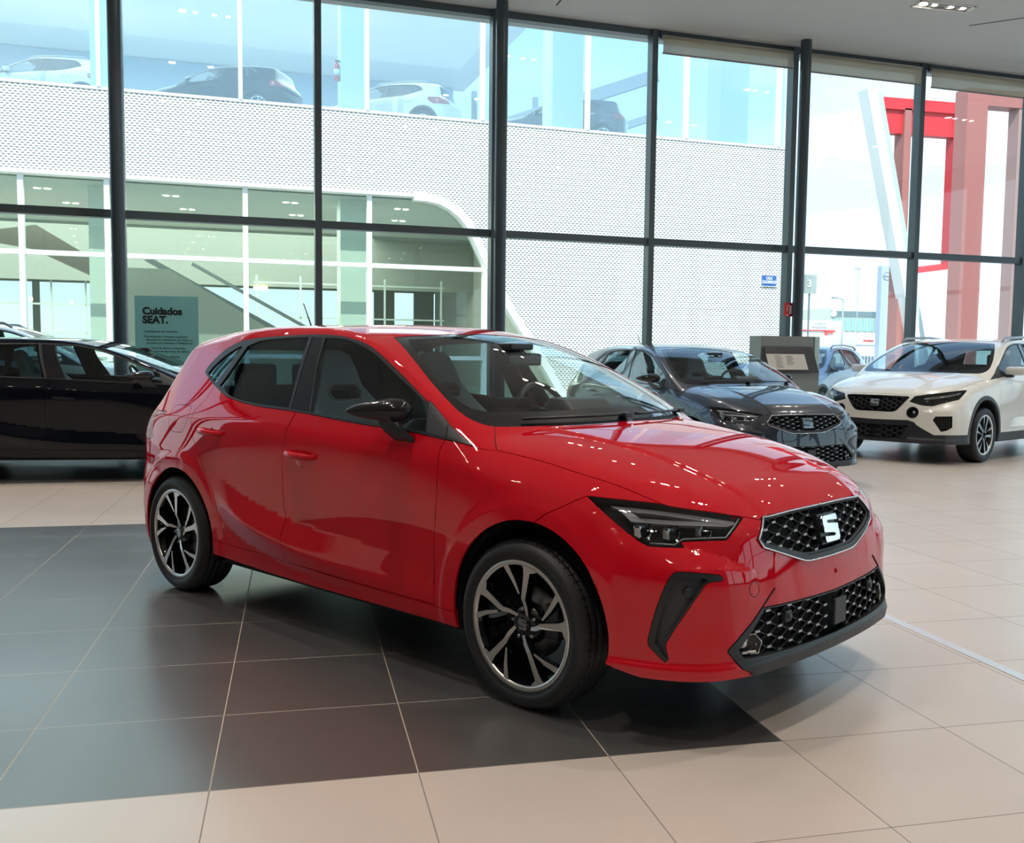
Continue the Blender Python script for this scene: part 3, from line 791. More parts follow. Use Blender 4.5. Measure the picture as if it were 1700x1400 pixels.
    C('grille', gr, dX); C('grille_in', gi, dX); S.gi = gi
    lo = [(.79, .03, .444), (.79, 0, .444), (.79, -.241, .449), (.775, -.476, .455), (.781, -.399, .515), (.77, -.45, .477), (.743, -.632, .338), (.742, -.636, .329), (.773, -.587, .265), (.778, -.565, .257), (.79, -.50, .20), (.8, 0, .20), (.8, .03, .20)]
    li = [(.79, .03, .438), (.79, 0, .438), (.79, -.241, .443), (.775, -.468, .449), (.754, -.593, .332), (.755, -.593, .319), (.764, -.569, .298), (.79, -.393, .291), (.8, -.131, .287), (.8, 0, .286), (.8, .03, .286)]
    C('lower_frame', lo, dX, corner=25); C('lower_open', li, dX); S.li = li
    C('vent', R['vent'], dV, corner=40); C('vent_in', R['ventin'], dV, corner=40)
    C('fuel', R['fuel'], dS)
    C('rear_glass', [(-2.95, .03, 1.33), (-2.95, 0, 1.33), (-2.93, -.5, 1.31), (-3.08, -.60, 1.03), (-3.12, 0, 1.01), (-3.12, .03, 1.01)], (-.8, 0, .6))
    C('tail', [(-2.743, -.805, .971), (-2.747, -.813, .955), (-2.901, -.79, .940), (-2.891, -.814, .877), (-2.86, -.828, .831), (-2.888, -.826, .81), (-3.1, -.68, .80), (-3.18, -.45, .84), (-3.18, -.45, .93), (-3.04, -.72, .967)], (-.6, -.8, 0))
    th = [math.radians(a) for a in range(-40, 221, 8)]
    arches = {}
    for k, (cx, cz, r) in {'f': (.035, .332, .376), 'r': (-2.515, .315, .366)}.items():
        poly = [(cx+r*math.cos(a), -.87, cz+r*math.sin(a)) for a in th]+[(cx-r*.80, -.87, .05), (cx+r*.80, -.87, .05)]
        C('arch_'+k, poly, dS)
    bot = [(-2.6, -.86, .30), (-2.13, -.86, .262), (-1.68, -.85, .244), (-1.2, -.85, .238), (-.35, -.85, .240), (0, -.85, .25), (.36, -.86, .268), (.395, -.857, .265), (.511, -.82, .237), (.56, -.80, .235)]
    S.cut(bot, dS, False)
    for x0, x1, zz in ((.50, 2, .235), (-4, -2.7, .225)):
        fs = [f for f in S.bm.faces if x0 < f.calc_center_median().x < x1 and f.calc_center_median().z < .3]
        g = set(fs)
        for f in fs: g.update(f.edges); g.update(f.verts)
        bmesh.ops.bisect_plane(S.bm, geom=list(g), dist=1e-4, plane_co=(0, 0, zz), plane_no=(0, 0, 1))
    S.freeze()
    sel = lambda k, **kw: S.select(Q[k][0], Q[k][1], **kw)
    c = S.C
    zb = np.interp(c[:, 0], [-2.9, -2.6, -2.13, -1.68, -1.2, -.35, 0, .36, .395, .511, .56], [.225, .30, .262, .244, .238, .240, .25, .268, .265, .237, .235])
    zb = np.where(c[:, 0] > .53, .235, np.where(c[:, 0] < -2.75, .225, zb))
    S.assign('front_bumper', (c[:, 0] > 0) & (c[:, 2] < .9))
    S.assign('fender', sel('fender')); S.assign('headlight', sel('headlight')); S.assign('hood', sel('hood'))
    S.assign('front_door', sel('front_door')); S.assign('rear_door', sel('rear_door')); S.assign('side_sill', sel('side_sill'))
    S.assign('fuel_flap', sel('fuel')); S.assign('tail_light', sel('tail')); S.assign('rear_window', sel('rear_glass'))
    S.assign('window_trim', sel('dlo'))
    for k, n in (('quarter', 'quarter_window'), ('rdglass', 'rear_side_window'), ('bpillar', 'door_pillar'), ('fdglass', 'front_side_window'), ('sail', 'mirror_sail'), ('sail2', 'fixed_corner_trim')): S.assign(n, sel(k))
    S.assign('windshield_frit', sel('windshield'), only=['body_shell', 'hood', 'fender']); S.assign('windshield', sel('ws_clear'))
    S.assign('grille_frame', sel('grille')); S.assign('grille_open', sel('grille_in'))
    S.assign('lower_frame', sel('lower_frame')); S.assign('lower_open', sel('lower_open'))
    S.assign('vent_frame', sel('vent')); S.assign('vent_open', sel('vent_in'))
    S.assign('drop', sel('arch_f') | sel('arch_r') | (c[:, 2] < zb))
    # ---------------- objects
    car = empty('hatchback_car')
    P = [M[paint], M['liner']]; T = [M['trim'], M['liner']]
    S.part('body_shell', P, parent=car); S.part('hood', P, depth=.02, parent=car); S.part('front_bumper', P, depth=.02, parent=car)
    for sd in ('R', 'L'):
        k = dict(both=False, side=sd, parent=car)
        S.part('fender', P, **k); S.part('side_sill', P, gap=.0005, depth=.03, **k)
        d = S.part('front_door', P, **k); e = S.part('rear_door', P, **k)
        tr = S.part('window_trim', T, gap=0, depth=.014, off=-.003, **k)
        k2 = dict(both=False, side=sd)
        S.part('front_side_window', [M['glass']], gap=-.002, off=.003, inner=False, depth=.004, parent=d, **k2)
        S.part('rear_side_window', [M['tint']], gap=-.002, off=.003, inner=False, depth=.004, parent=e, **k2)
        S.part('quarter_window', [M['tint']], gap=-.002, off=.003, inner=False, depth=.004, parent=car, **k2)
        S.part('door_pillar', [M['gloss'], M['liner']], gap=.001, off=-.001, parent=tr, **k2)
        S.part('mirror_sail', [M['trim_grey'], M['liner']], gap=.001, off=-.001, parent=tr, **k2)
        S.part('fixed_corner_trim', [M['trim_grey'], M['liner']], gap=.001, off=-.001, parent=tr, **k2)
        S.part('tail_light', [M['lampred']], parent=car, inner=False, **k2)
        sy = 1 if sd == 'R' else -1
        if sd == 'R': S.part('fuel_flap', P, gap=.0012, parent=car, **k2)
        else: S.part('fuel_flap', P, gap=-.0004, parent=car, out='quarter_panel', **k2)
        # handles
        for par, x, z in ((d, -1.345, .842), (e, -2.155, .897)):
            y = -float(S.Ws(np.array([x]), np.array([z]))[0]); b = MB()
            pts = [(x-.098, y+.006, z+.004), (x-.085, y-.022, z+.003), (x-.045, y-.038, z+.001), (x+.03, y-.040, z-.002), (x+.075, y-.028, z-.005), (x+.092, y+.006, z-.007)]
            Q2 = resample(pts, False, .008, 80); b.tube([tuple(q*(1, sy, 1)) for q in Q2], [.012+.004*math.sin(PI*i/(len(Q2)-1)) for i in range(len(Q2))], 12)
            h = b.build('door_handle', M[paint], par)
            cup = MB(); cup.lathe([(.001, 0), (.030, .0), (.042, -.003*sy*-1)], 24, c=(x-.005, sy*(y-.0015), z-.022)); cup.build('handle_cup', M['void'] if False else M[paint], h)
        # wing mirror
        mir = empty('wing_mirror', (0, 0, 0), 0, car)
        b = MB(); A = Vector((-.625, -.835, 1.076)); Bq = Vector((-.825, -1.022, 1.070)); n = 14; ax = (Bq-A); L = ax.length; ax.normalize(); sx = Vector((-ax.y, ax.x, 0))*1
        def ring(t, lowcut):
            c0 = A.lerp(Bq, t); w = max(0, 1-abs(2*t-1)**3.2)**.55; wd = .068*w*(1-.45*t); up = .060*w*(1-.60*t**1.3); dn = .062*w*(1-.70*t)
            o = []
            for k in range(16):
                a = 2*PI*k/16; cx, sz = math.cos(a), math.sin(a); o.append(c0+sx*(wd*cx)*(-1)+Vector((0, 0, (up if sz > 0 else dn)*sz)))
            return o
        for part_name, ks, mt in (('mirror_cap', range(0, 9), 'gloss'), ('mirror_housing', range(8, 17), 'trim')):
            b = MB(); V = []; F = []; ks = list(ks); nn = len(ks)
            for i in range(n+1):
                r = ring(.004+.992*i/n, 0); V += [r[k % 16]*1 for k in ks]
            V = [(v[0], v[1]*sy, v[2]) for v in V]
            for i in range(n):
                for q in range(nn-1): F.append((i*nn+q, i*nn+q+1, (i+1)*nn+q+1, (i+1)*nn+q))
            b.add(V, F, 0, True); b.build(part_name, M[mt], mir)
        b = MB(); V = []
        for cpt, hx, hz in ((Vector((-.655, -.842, .955)), .062, .018), (Vector((-.66, -.875, .975)), .058, .020), (Vector((-.69, -.915, 1.015)), .048, .024), (Vector((-.70, -.93, 1.05)), .045, .02)):
            for a, q in ((-1, -1), (1, -1), (.9, 1), (-.9, 1)): V.append((cpt.x+a*hx, (cpt.y-q*hz*.6)*sy, cpt.z+q*hz))
        F = [(i*4+k, i*4+(k+1) % 4, (i+1)*4+(k+1) % 4, (i+1)*4+k) for i in range(3) for k in range(4)]+[(0, 1, 2, 3), (12, 13, 14, 15)]
        b.add(V, F); o = b.build('mirror_foot', M['trim'], mir); bv = o.modifiers.new('bevel', 'BEVEL'); bv.width = .006; bv.segments = 2
        # head lamp
        hl = empty('headlight_unit', (0, 0, 0), 0, car)
        o = bowl(S, 'lamp_housing', 'headlight', M['void'], hl, .055, both=False, side=sd)
        S.part('headlight', [M['lens']], gap=0, off=.0005, inner=False, depth=.004, parent=hl, out='lamp_lens', **k2)
        drl, dri = R['drl'], R['drlin']
        barT = [drl[0], drl[1], drl[2], drl[3], drl[4], dri[2], dri[1], dri[0]]; barB = [drl[4], drl[5], drl[6], drl[7], drl[8], drl[0], dri[0], dri[4], dri[3], dri[2]]
        for nm, pol in (('light_bar', barT), ('light_bar', barB)):
            b = MB(); sheet(b, S, pol, dL, .010, .018, step=.02, corner=20)
            for i, v in enumerate(b.V): b.V[i] = (v[0], v[1]*sy, v[2])
            b.build(nm, M['bar'], hl)
        b = MB(); Qb = R['hlout']
        for i, (x, y, z) in enumerate(((.50, -.755, .715), (.575, -.695, .708), (.640, -.60, .712))):
            b = MB(); b.lathe([(.008, -.03), (.02, -.012), (.030, .0)], 20, axis='x', c=(x-.012, y*sy, z)); b.box((x-.03, y*sy, z), (.03, .07, .045), bev=.008); b.build('lamp_reflector', M['refl'], hl)
        b = MB(); pth = S.project([(.521, -.775, .682), (.588, -.728, .680), (.60, -.70, .697), (.692, -.578, .699), (.692, -.53, .728), (.685, -.487, .750)], dL); b.tube([tuple(p*(1, sy, 1)-np.array((.004, 0, 0))) for p in pth], .0028, 6); b.build('lamp_chrome_edge', M['satin'], hl)
        # air curtain
        vt = S.part('vent_frame', [M['trim'], M['void']], gap=.0005, depth=.03, off=-.001, out='air_curtain_frame', parent=car, **k2)
        bowl(S, 'air_curtain_recess', 'vent_open', M['trim_grey'], vt, .020, both=False, side=sd)
        b = MB(); p = S.project([(.645, -.735, .532)], dV)[0]; nn = S.grad(p[None])[0]; nn /= np.linalg.norm(nn); p = p-nn*.018
        b.tube([tuple(q*(1, sy, 1)) for q in (p, p+nn*.016, p+nn*.017)], [.016, .016, .011], 20); b.build('parking_sensor', M['trim'], vt)
    S.part('windshield_frit', [M['gloss'], M['liner']], gap=.0005, off=.002, parent=car, depth=.004)
    S.part('windshield', [M['glass']], gap=-.001, off=.002, inner=False, depth=.003, parent=car)
    S.part('rear_window', [M['tint']], gap=.002, off=.002, inner=False, depth=.003, parent=car)
    # grille
    g = empty('front_grille', (0, 0, 0), 0, car)
    S.part('grille_frame', [M['trim'], M['void']], gap=.001, off=-.005, depth=.012, inner=False, parent=g, out='grille_surround')
    q = resample(gr[1:-1], False, .03); q = S.project(q, dX); q = np.concatenate([q, (q*(1, -1, 1))[::-1][1:]]); ce = MB(); ce.tube([tuple(v+np.array((.006, 0, 0))) for v in q], .0032, 8); ce.build('grille_chrome_edge', M['chrome'], g)
    bz = MB(); q = resample(gi[1:-1], False, .03); q = S.project(q, dX); q = np.concatenate([q, (q*(1, -1, 1))[::-1][1:]])
    bz.tube([tuple(v-np.array((.008, 0, 0))) for v in q], .0075, 8); bz.build('grille_bezel', M['trim'], g)
    bowl(S, 'grille_backing', 'grille_open', M['void'], g, .05)
    bars, pads = MB(), MB()
    honeycomb(bars, pads, S, gi, .116, .0202, .748, -.043, (.59, .76), .45, .010)
    bars.build('grille_mesh', M['trim'], g); pads.build('grille_studs', M['satin'], g)
    # badge on a dark carrier
    bd = empty('front_badge', (0, 0, 0), 0, car)
    b = MB(); px = float(S.project([[.75, 0, .67]], dX)[0][0])
    tilt = math.radians(14)
    b.prism([(-.066, -.056), (.066, -.056), (.066, .056), (-.066, .056)], -.025, .004, ax='x'); o = b.build('badge_carrier', M['trim'], bd); o.location = (px-.004, 0, .672); o.rotation_euler.y = -tilt
    b = MB()
    outl = [(-.052, -.036), (-.040, -.047), (.046, -.047), (.055, -.036), (.055, .034), (.044, .046), (-.044, .046), (-.055, .034)]
    for pol in logo_polys(.118, .100): b.prism(pol, .004, .016, ax='x')
    o = b.build('badge_letter', M['chrome'], bd); o.location = (px+.0, 0, .672); o.rotation_euler.y = -tilt
    bv = o.modifiers.new('bevel', 'BEVEL'); bv.width = .003; bv.segments = 2; bv.limit_method = 'ANGLE'; bv.angle_limit = math.radians(50)
    # lower grille
    lg = S.part('lower_frame', [M['trim'], M['void']], gap=.0008, off=-.004, depth=.05, inner=False, parent=car, out='lower_grille_frame')
    bowl(S, 'lower_grille_backing', 'lower_open', M['void'], lg, .07)
    bars, pads = MB(), MB()
    honeycomb(bars, pads, S, li, .124, .0208, .438, -.0605+.0, (.28, .45), .6, .014, padw=.012)
    bars.build('lower_grille_mesh', M['trim'], lg); pads.build('lower_grille_studs', M['satin'], lg)
    pz = lambda y, z: float(S.project([[.78, -abs(y), z]], dX, .3)[0][0])
    b = MB(); b.box((pz(0, .36)-.002, .035, .362), (.012, .092, .098), bev=.003); b.build('radar_cover', M['trim_grey'], lg)
    for sy in (-1, 1):
        b = MB(); x = pz(.33, .40); b.box((x-.012, sy*.335, .405), (.03, .042, .040), bev=.006); b.lathe([(.001, .008), (.012, .008), (.013, 0)], 16, axis='x', c=(x, sy*.335, .405)); b.build('parking_sensor', M['trim'], lg)
        p = S.project([(.76, -.535, .337)], dX, .3)[0]; f = empty('fog_lamp', (p[0]-.022, p[1]*-sy, p[2]), sy*math.radians(32), car)
        b = MB(); pol = [(sy*u, v) for u, v in [(.048, .028), (-.030, .034), (-.056, .006), (-.045, -.034), (.032, -.034), (.052, -.014)]]
        b.prism(pol, -.05, 0, ax='x'); b.build('fog_lamp_housing', M['gloss'], f)
        b = MB(); pp = [(.001, u, v) for u, v in pol]; b.tube(pp+pp[:1], .0022, 6); b.box((.002, 0, -.025), (.008, .066, .008)); b.build('fog_lamp_trim', M['chrome'], f)
        b = MB(); b.lathe([(.001, .008), (.012, .006), (.017, -.001), (.018, -.01)], 20, axis='x', c=(.003, sy*.016, .004)); b.build('fog_lamp_bulb', mat('fog_lamp_glass', (.75, .8, .8), .15, 0, 1), f)
    # number plate recess edge and tow cap ring
    b = MB()
    for sy in (1, -1):
        p = S.project([(.79, -.235, .566), (.8, -.238, .452)], dX); b.bar(tuple(p[0]*(1, sy, 1)-np.array((.0015, 0, 0))), tuple(p[1]*(1, sy, 1)-np.array((.0015, 0, 0))), .004, .004)
    b.build('plate_recess_edge', M[paint], car)
    b = MB(); ring = S.project([(.76, -.512+.026*math.cos(a), .524+.026*math.sin(a)) for a in np.linspace(0, 2*PI, 25)], dX); b.tube([tuple(p) for p in ring], .0012, 6); b.build('tow_cap_edge', M['void'], car)
    b = MB(); b.lathe([(.006, .004), (.010, .002), (.011, -.004)], 16, axis='x', c=(pz(.02, .51), .02, .512)); b.build('front_camera', M[paint], car)
    # wipers
    for ya, yb_ in ((.60, .06), (-.02, -.55)):
        b = MB(); ys = np.linspace(ya, yb_, 9); xs = -.133-.30*ys**2*1.25-.035
        P3 = S.project(np.stack([xs, -np.abs(ys), ys*0+1.05], 1), dW, .3); P3[:, 1] = ys
        b.tube([tuple(q+np.array((.008, 0, .012))) for q in P3], .006, 8); b.box(tuple(P3[0]+np.array((.012, 0, .010))), (.04, .05, .02), bev=.005); b.build('wiper', M['trim'], car)
    # wheels, liners
    for x in (0, -2.564):
        for sy in (-1, 1):
            wheel(car, M, x, sy*.757, side=sy, rot={0: 0, -2.564: 8}[x] if sy < 0 else 20)
            b = MB(); r = .372; cx, cz = (.035, .33) if x == 0 else (-2.515, .315)
            b.lathe([(r, sy*.850), (r, sy*.55), (.05, sy*.55)], 40, c=(cx, 0, cz), ang=math.radians(210), a0=math.radians(-15)); b.build('wheel_arch_liner', M['void'], car)
    # underbody
    b = MB(); b.box((-1.27, 0, .235), (2.15, 1.60, .05)); b.box((-1.27, 0, .33), (3.9, 1.06, .10)); b.box((-2.98, 0, .27), (.34, 1.45, .06)); b.box((.52, 0, .26), (.36, 1.24, .04)); b.build('underbody', M['void'], car)
    # cabin
    cab = empty('cabin', (0, 0, 0), 0, car)
    b = MB(); b.prism([(-.30, .93), (-.45, 1.00), (-.62, 1.035), (-.80, 1.03), (-.88, .98), (-.86, .80), (-.90, .40), (-.3, .40)], -.70, .70); o = b.build('dashboard', M['trim_grey'], cab)
    bv = o.modifiers.new('bevel', 'BEVEL'); bv.width = .03; bv.segments = 3
    b = MB(); b.prism([(-.62, 1.02), (-.70, 1.09), (-.80, 1.10), (-.86, 1.04)], .20, .54); o = b.build('instrument_hood', M['trim'], cab); bv = o.modifiers.new('bevel', 'BEVEL'); bv.width = .02; bv.segments = 3
    b = MB(); b.box((-.86, 0, 1.03), (.02, .24, .14), bev=.006); b.build('centre_screen', M['gloss'], cab)
    b = MB(); ring = []
    tl = math.radians(24)
    for a in np.linspace(0, 2*PI, 41): ring.append((-.97-math.sin(a)*.185*math.sin(tl), .37+.185*math.cos(a), .985+.185*math.sin(a)*math.cos(tl)))
    b.tube(ring, .015, 10, caps=False)
    for a in (0, PI, 1.5*PI): b.bar((-.95, .37, .985), (-.97-math.sin(a)*.175*math.sin(tl), .37+.175*math.cos(a), .985+.175*math.sin(a)*math.cos(tl)), .035, .012, up=(1, 0, 0))
    b.box((-.95, .37, .985), (.05, .12, .10), bev=.02); b.build('steering_wheel', M['trim'], cab)
    for y in (-.36, .36): seat('front_seat', cab, M, (-1.29, y, .47))
    b = MB(); b.box((-2.12, 0, .55), (.48, 1.24, .14), bev=.04); b.prism([(-2.28, .58), (-2.40, .58), (-2.56, 1.10), (-2.44, 1.12)], -.62, .62); b.build('rear_bench', M['seat_dark'], cab)
    for y in (-.38, 0, .38): b = MB(); b.box((-2.52, y, 1.17), (.09, .24, .14), bev=.03); b.build('rear_headrest', M['seat_dark'], cab)
    b = MB(); b.box((-.79, 0, 1.285), (.035, .23, .06), bev=.012); b.bar((-.78, 0, 1.30), (-.84, 0, 1.345), .03, .02); b.build('cabin_mirror', M['trim'], cab)
    b = MB(); b.box((-.86, 0, 1.345), (.13, .16, .03), bev=.01); b.build('camera_housing', M['trim'], cab)
    b = MB(); b.box((-1.25, 0, .36), (1.9, 1.46, .06)); b.box((-1.1, 0, .50), (.9, .20, .24), bev=.03); b.build('cabin_floor', M['liner'], cab)
    b = MB()
    for sy in (-1, 1): b.prism([(-.35, .30), (-.35, .94), (-.9, .985), (-2.2, 1.05), (-2.35, .95), (-2.35, .30)], sy*.775, sy*.74)
    b.build('door_cards', M['liner'], cab)
    b = MB()
    for sy in (-1, 1): b.bar((-1.46, sy*.80, .95), (-1.57, sy*.62, 1.38), .12, .03, up=(0, 1, 0))
    b.box((-2.85, 0, .95), (.5, 1.2, .03)); b.build('pillar_covers', M['liner'], cab)
    # aerial
    b = MB(); b.tube([(-2.52, 0, 1.425), (-2.50, 0, 1.44)], [.022, .014], 12); b.tube([(-2.50, 0, 1.43), (-2.60, 0, 1.60)], [.005, .003], 8); b.build('roof_aerial', M['trim'], car)
    return car, S
# ------------------------------------------------------------------ the small crossover (own nose, lamps, cladding)
def build_crossover(M, paint):
    S = Skin(IBIZA, .026); R = FR
    dS = (0, -1, 0); dG = (0, -.9, .44); dH = (0, -.6, .8); dW = (.45, 0, .89); dX = (1, 0, 0); dV = (.62, -.78, 0); dL = (.6, -.75, .28)
    Q = {}
    def C(k, poly, d, **kw): Q[k] = (S.cut(poly, d, step=.025, **kw), d)
    C('dlo', R['dlo'], dG)
    for k in ('quarter', 'rdglass', 'bpillar', 'fdglass', 'sail'): C(k, R[k], dG, corner=38)
    gap = R['doorgap']; fd = R['fdfront'][1:]; rd = R['rdrear']; db = R['doorbot']; hs = R['hoodshut']
    C('front_door', [(-1.43, -.83, 1.07), (-.45, -.81, 1.01), (-.437, -.83, .969)]+fd+db[-2:2:-1]+gap[::-1][:-1]+[(-1.442, -.836, 1.033)], dS)
    C('rear_door', [(-1.445, -.83, 1.06)]+gap[1:]+db[1::-1]+rd[::-1][1:]+[(-2.28, -.74, 1.15)], dS)
    C('hood', [(-.133, .16, 1.026), (-.133, 0, 1.026), (-.151, -.30, 1.02), (-.235, -.50, 1.02), (-.322, -.667, 1.021), (-.262, -.723, .975), (-.206, -.773, .941)]+hs[1:-1]+[(.45, -.67, .83), (.60, -.56, .80), (.67, -.44, .785), (.70, -.36, .775), (.71, 0, .777), (.71, .16, .777)], dH)
    C('windshield', [(-1.053, .03, 1.405), (-1.053, 0, 1.405), (-1.065, -.28, 1.397), (-1.111, -.533, 1.381), (-.910, -.609, 1.304), (-.686, -.684, 1.194), (-.535, -.719, 1.115), (-.455, -.727, 1.072), (-.383, -.713, 1.039), (-.322, -.667, 1.021), (-.235, -.50, 1.02), (-.151, -.30, 1.02), (-.133, 0, 1.026), (-.133, .03, 1.026)], dW)
    C('ws_clear', [(-1.00, .03, 1.385), (-1.00, 0, 1.385), (-1.02, -.28, 1.38), (-1.06, -.495, 1.36), (-.90, -.575, 1.30), (-.69, -.645, 1.19), (-.53, -.68, 1.11), (-.455, -.67, 1.07), (-.38, -.60, 1.05), (-.25, -.35, 1.05), (-.22, 0, 1.05), (-.22, .03, 1.05)], dW)
    C('headlight', [(.745, -.37, .70), (.70, -.41, .762), (.561, -.616, .803), (.256, -.781, .837), (.457, -.78, .732), (.695, -.60, .655), (.732, -.50, .663)], dL)
    gr = [(.73, .03, .757), (.73, 0, .757), (.72, -.345, .755), (.724, -.362, .743), (.785, -.25, .60), (.789, -.20, .578), (.79, 0, .577), (.79, .03, .577)]
    gi = [(.73, .03, .745), (.73, 0, .745), (.72, -.335, .743), (.785, -.235, .605), (.789, -.19, .59), (.79, 0, .589), (.79, .03, .589)]
    C('grille', gr, dX); C('grille_in', gi, dX)
    C('fog', [(.765, -.42+.052*math.cos(a), .578+.055*math.sin(a)) for a in np.linspace(0, 2*PI, 20, endpoint=False)], dX)
    vent = [(.735, -.631, .501), (.724, -.651, .543), (.614, -.782, .55), (.604, -.783, .426), (.652, -.748, .392), (.697, -.704, .377)]
    C('vent', vent, dV, corner=20)
    C('low', [(.8, .03, .48), (.8, 0, .48), (.786, -.386, .488), (.737, -.646, .334), (.66, -.74, .334), (.66, -.74, .10), (.8, 0, .10), (.8, .03, .10)], dX, corner=20)
    C('low_side', [(.70, -.66, .336), (.36, -.864, .336), (.20, -.865, .34), (.20, -.86, .10), (.75, -.60, .10)], (.5, -.86, 0), corner=20)
    li = [(.8, .03, .425), (.8, 0, .425), (.79, -.425, .429), (.81, -.34, .278), (.82, 0, .270), (.82, .03, .270)]
    C('low_in', li, dX)
    C('clad', [(-2.2, -.86, .33), (-.3, -.86, .33), (-.3, -.86, .05), (-2.2, -.86, .05)], dS)
    th = [math.radians(a) for a in range(-40, 221, 10)]
    for k, (cx, cz, r) in {'f': (-.07, .325, .40), 'r': (-2.56, .325, .40)}.items():
        for nm, rr in (('ring_', r+.045), ('arch_', r)):
            C(nm+k, [(cx+rr*math.cos(a), -.87, cz+rr*math.sin(a)) for a in th]+[(cx-rr*.8, -.87, .05), (cx+rr*.8, -.87, .05)], dS)
    C('tail', [(-2.70, -.805, .985), (-2.70, -.813, .90), (-2.86, -.828, .80), (-3.1, -.68, .80), (-3.18, -.42, .84), (-3.18, -.42, .93), (-3.04, -.72, .975)], (-.6, -.8, 0))
    C('rear_glass', [(-2.95, .03, 1.33), (-2.95, 0, 1.33), (-2.93, -.5, 1.31), (-3.08, -.60, 1.03), (-3.12, 0, 1.01), (-3.12, .03, 1.01)], (-.8, 0, .6))
    C('plate', [(-3.2, .03, .86), (-3.2, 0, .86), (-3.2, -.30, .86), (-3.2, -.30, .74), (-3.2, 0, .74), (-3.2, .03, .74)], (-1, 0, 0))
    S.freeze(); sel = lambda k: S.select(Q[k][0], Q[k][1]); c = S.C
    S.assign('front_bumper', (c[:, 0] > -.02) & (c[:, 2] < .9))
    S.assign('hood', sel('hood')); S.assign('front_door', sel('front_door')); S.assign('rear_door', sel('rear_door'))
    S.assign('cladding', sel('clad') | sel('ring_f') | sel('ring_r') | sel('low_side') | ((c[:, 0] < -2.8) & (c[:, 2] < .34)))
    S.assign('window_trim', sel('dlo'))
    for k, n in (('quarter', 'quarter_window'), ('rdglass', 'rear_side_window'), ('bpillar', 'door_pillar'), ('fdglass', 'front_side_window'), ('sail', 'mirror_sail')): S.assign(n, sel(k))
    S.assign('windshield_frit', sel('windshield'), only=['body_shell', 'hood', 'front_bumper']); S.assign('windshield', sel('ws_clear'))
    S.assign('headlight', sel('headlight')); S.assign('grille_frame', sel('grille')); S.assign('grille_open', sel('grille_in'))
    S.assign('fog_open', sel('fog')); S.assign('vent_open', sel('vent')); S.assign('lower_frame', sel('low')); S.assign('lower_open', sel('low_in'))
    S.assign('rear_window', sel('rear_glass')); S.assign('tail_light', sel('tail')); S.assign('plate', sel('plate'))
    S.assign('drop', sel('arch_f') | sel('arch_r') | (c[:, 2] < .235))
    car = empty('crossover_car'); P = [M[paint], M['liner']]; T = [M['trim'], M['liner']]
    S.part('body_shell', P, parent=car); S.part('hood', P, depth=.02, parent=car); S.part('front_bumper', P, depth=.02, parent=car)
    S.part('plate', P, parent=car, out='number_plate_panel', gap=0)
    for sd in ('R', 'L'):
        k = dict(both=False, side=sd); sy = 1 if sd == 'R' else -1
        d = S.part('front_door', P, parent=car, **k); e = S.part('rear_door', P, parent=car, **k)
        S.part('cladding', [M['trim_grey'], M['liner']], gap=0, off=-.006, depth=.03, parent=car, **k)
        tr = S.part('window_trim', T, gap=0, depth=.014, off=-.003, parent=car, **k)
        S.part('front_side_window', [M['glass']], gap=-.002, off=.003, inner=False, depth=.004, parent=d, **k)
        S.part('rear_side_window', [M['tint']], gap=-.002, off=.003, inner=False, depth=.004, parent=e, **k)
        S.part('quarter_window', [M['tint']], gap=-.002, off=.003, inner=False, depth=.004, parent=car, **k)
        S.part('door_pillar', [M['gloss'], M['liner']], parent=tr, off=-.001, **k); S.part('mirror_sail', [M['trim_grey'], M['liner']], off=-.001, parent=tr, **k)
        S.part('tail_light', [M['lampred']], parent=car, inner=False, **k)
        hl = empty('headlight_unit', (0, 0, 0), 0, car)
        bowl(S, 'lamp_housing', 'headlight', M['void'], hl, .05, both=False, side=sd)
        S.part('headlight', [M['lens']], gap=0, inner=False, depth=.004, parent=hl, out='lamp_lens', **k)
        for pol in ([(.66, -.47, .735), (.53, -.64, .775), (.34, -.76, .815), (.40, -.765, .795), (.55, -.66, .755), (.67, -.49, .715)],):
            b = MB(); sheet(b, S, pol, dL, .008, .016, corner=20); b.V = [(v[0], v[1]*sy, v[2]) for v in b.V]; b.build('light_bar', M['bar'], hl)
        for x, y, z in ((.44, -.72, .76), (.56, -.66, .72), (.67, -.55, .70)):
            b = MB(); b.lathe([(.006, -.03), (.02, -.012), (.032, 0)], 16, axis='x', c=(x-.012, y*sy, z)); b.build('lamp_reflector', M['refl'], hl)
        f = empty('round_fog_lamp', (0, 0, 0), 0, car); bowl(S, 'fog_lamp_housing', 'fog_open', M['void'], f, .03, both=False, side=sd)
        b = MB(); ring = S.project([(.765, -.42+.055*math.cos(a), .578+.058*math.sin(a)) for a in np.linspace(0, 2*PI, 25)], dX); b.tube([tuple(p*(1, sy, 1)) for p in ring], .009, 8); b.build('fog_lamp_ring', M['gloss'], f)
        x = float(ring[:, 0].mean()); b = MB(); b.lathe([(.001, .0), (.02, -.006), (.03, -.02)], 20, axis='x', c=(x-.012, -.42*sy, .578)); b.build('fog_lamp_bulb', M['refl'], f)
        v = empty('bumper_vent', (0, 0, 0), 0, car); bowl(S, 'vent_recess', 'vent_open', M['void'], v, .03, both=False, side=sd)
        b = MB()
        for i in range(1, 7):
            t = i/7; A = S.project([(.735+(.614-.735)*t, -.631-.15*t, .55), (.735+(.614-.735)*t, -.631-.15*t, .40)], dV)
            b.bar(tuple(A[0]*(1, sy, 1)-np.array((.012, -.008*sy, 0))), tuple(A[1]*(1, sy, 1)-np.array((.012, -.008*sy, 0))), .006, .01)
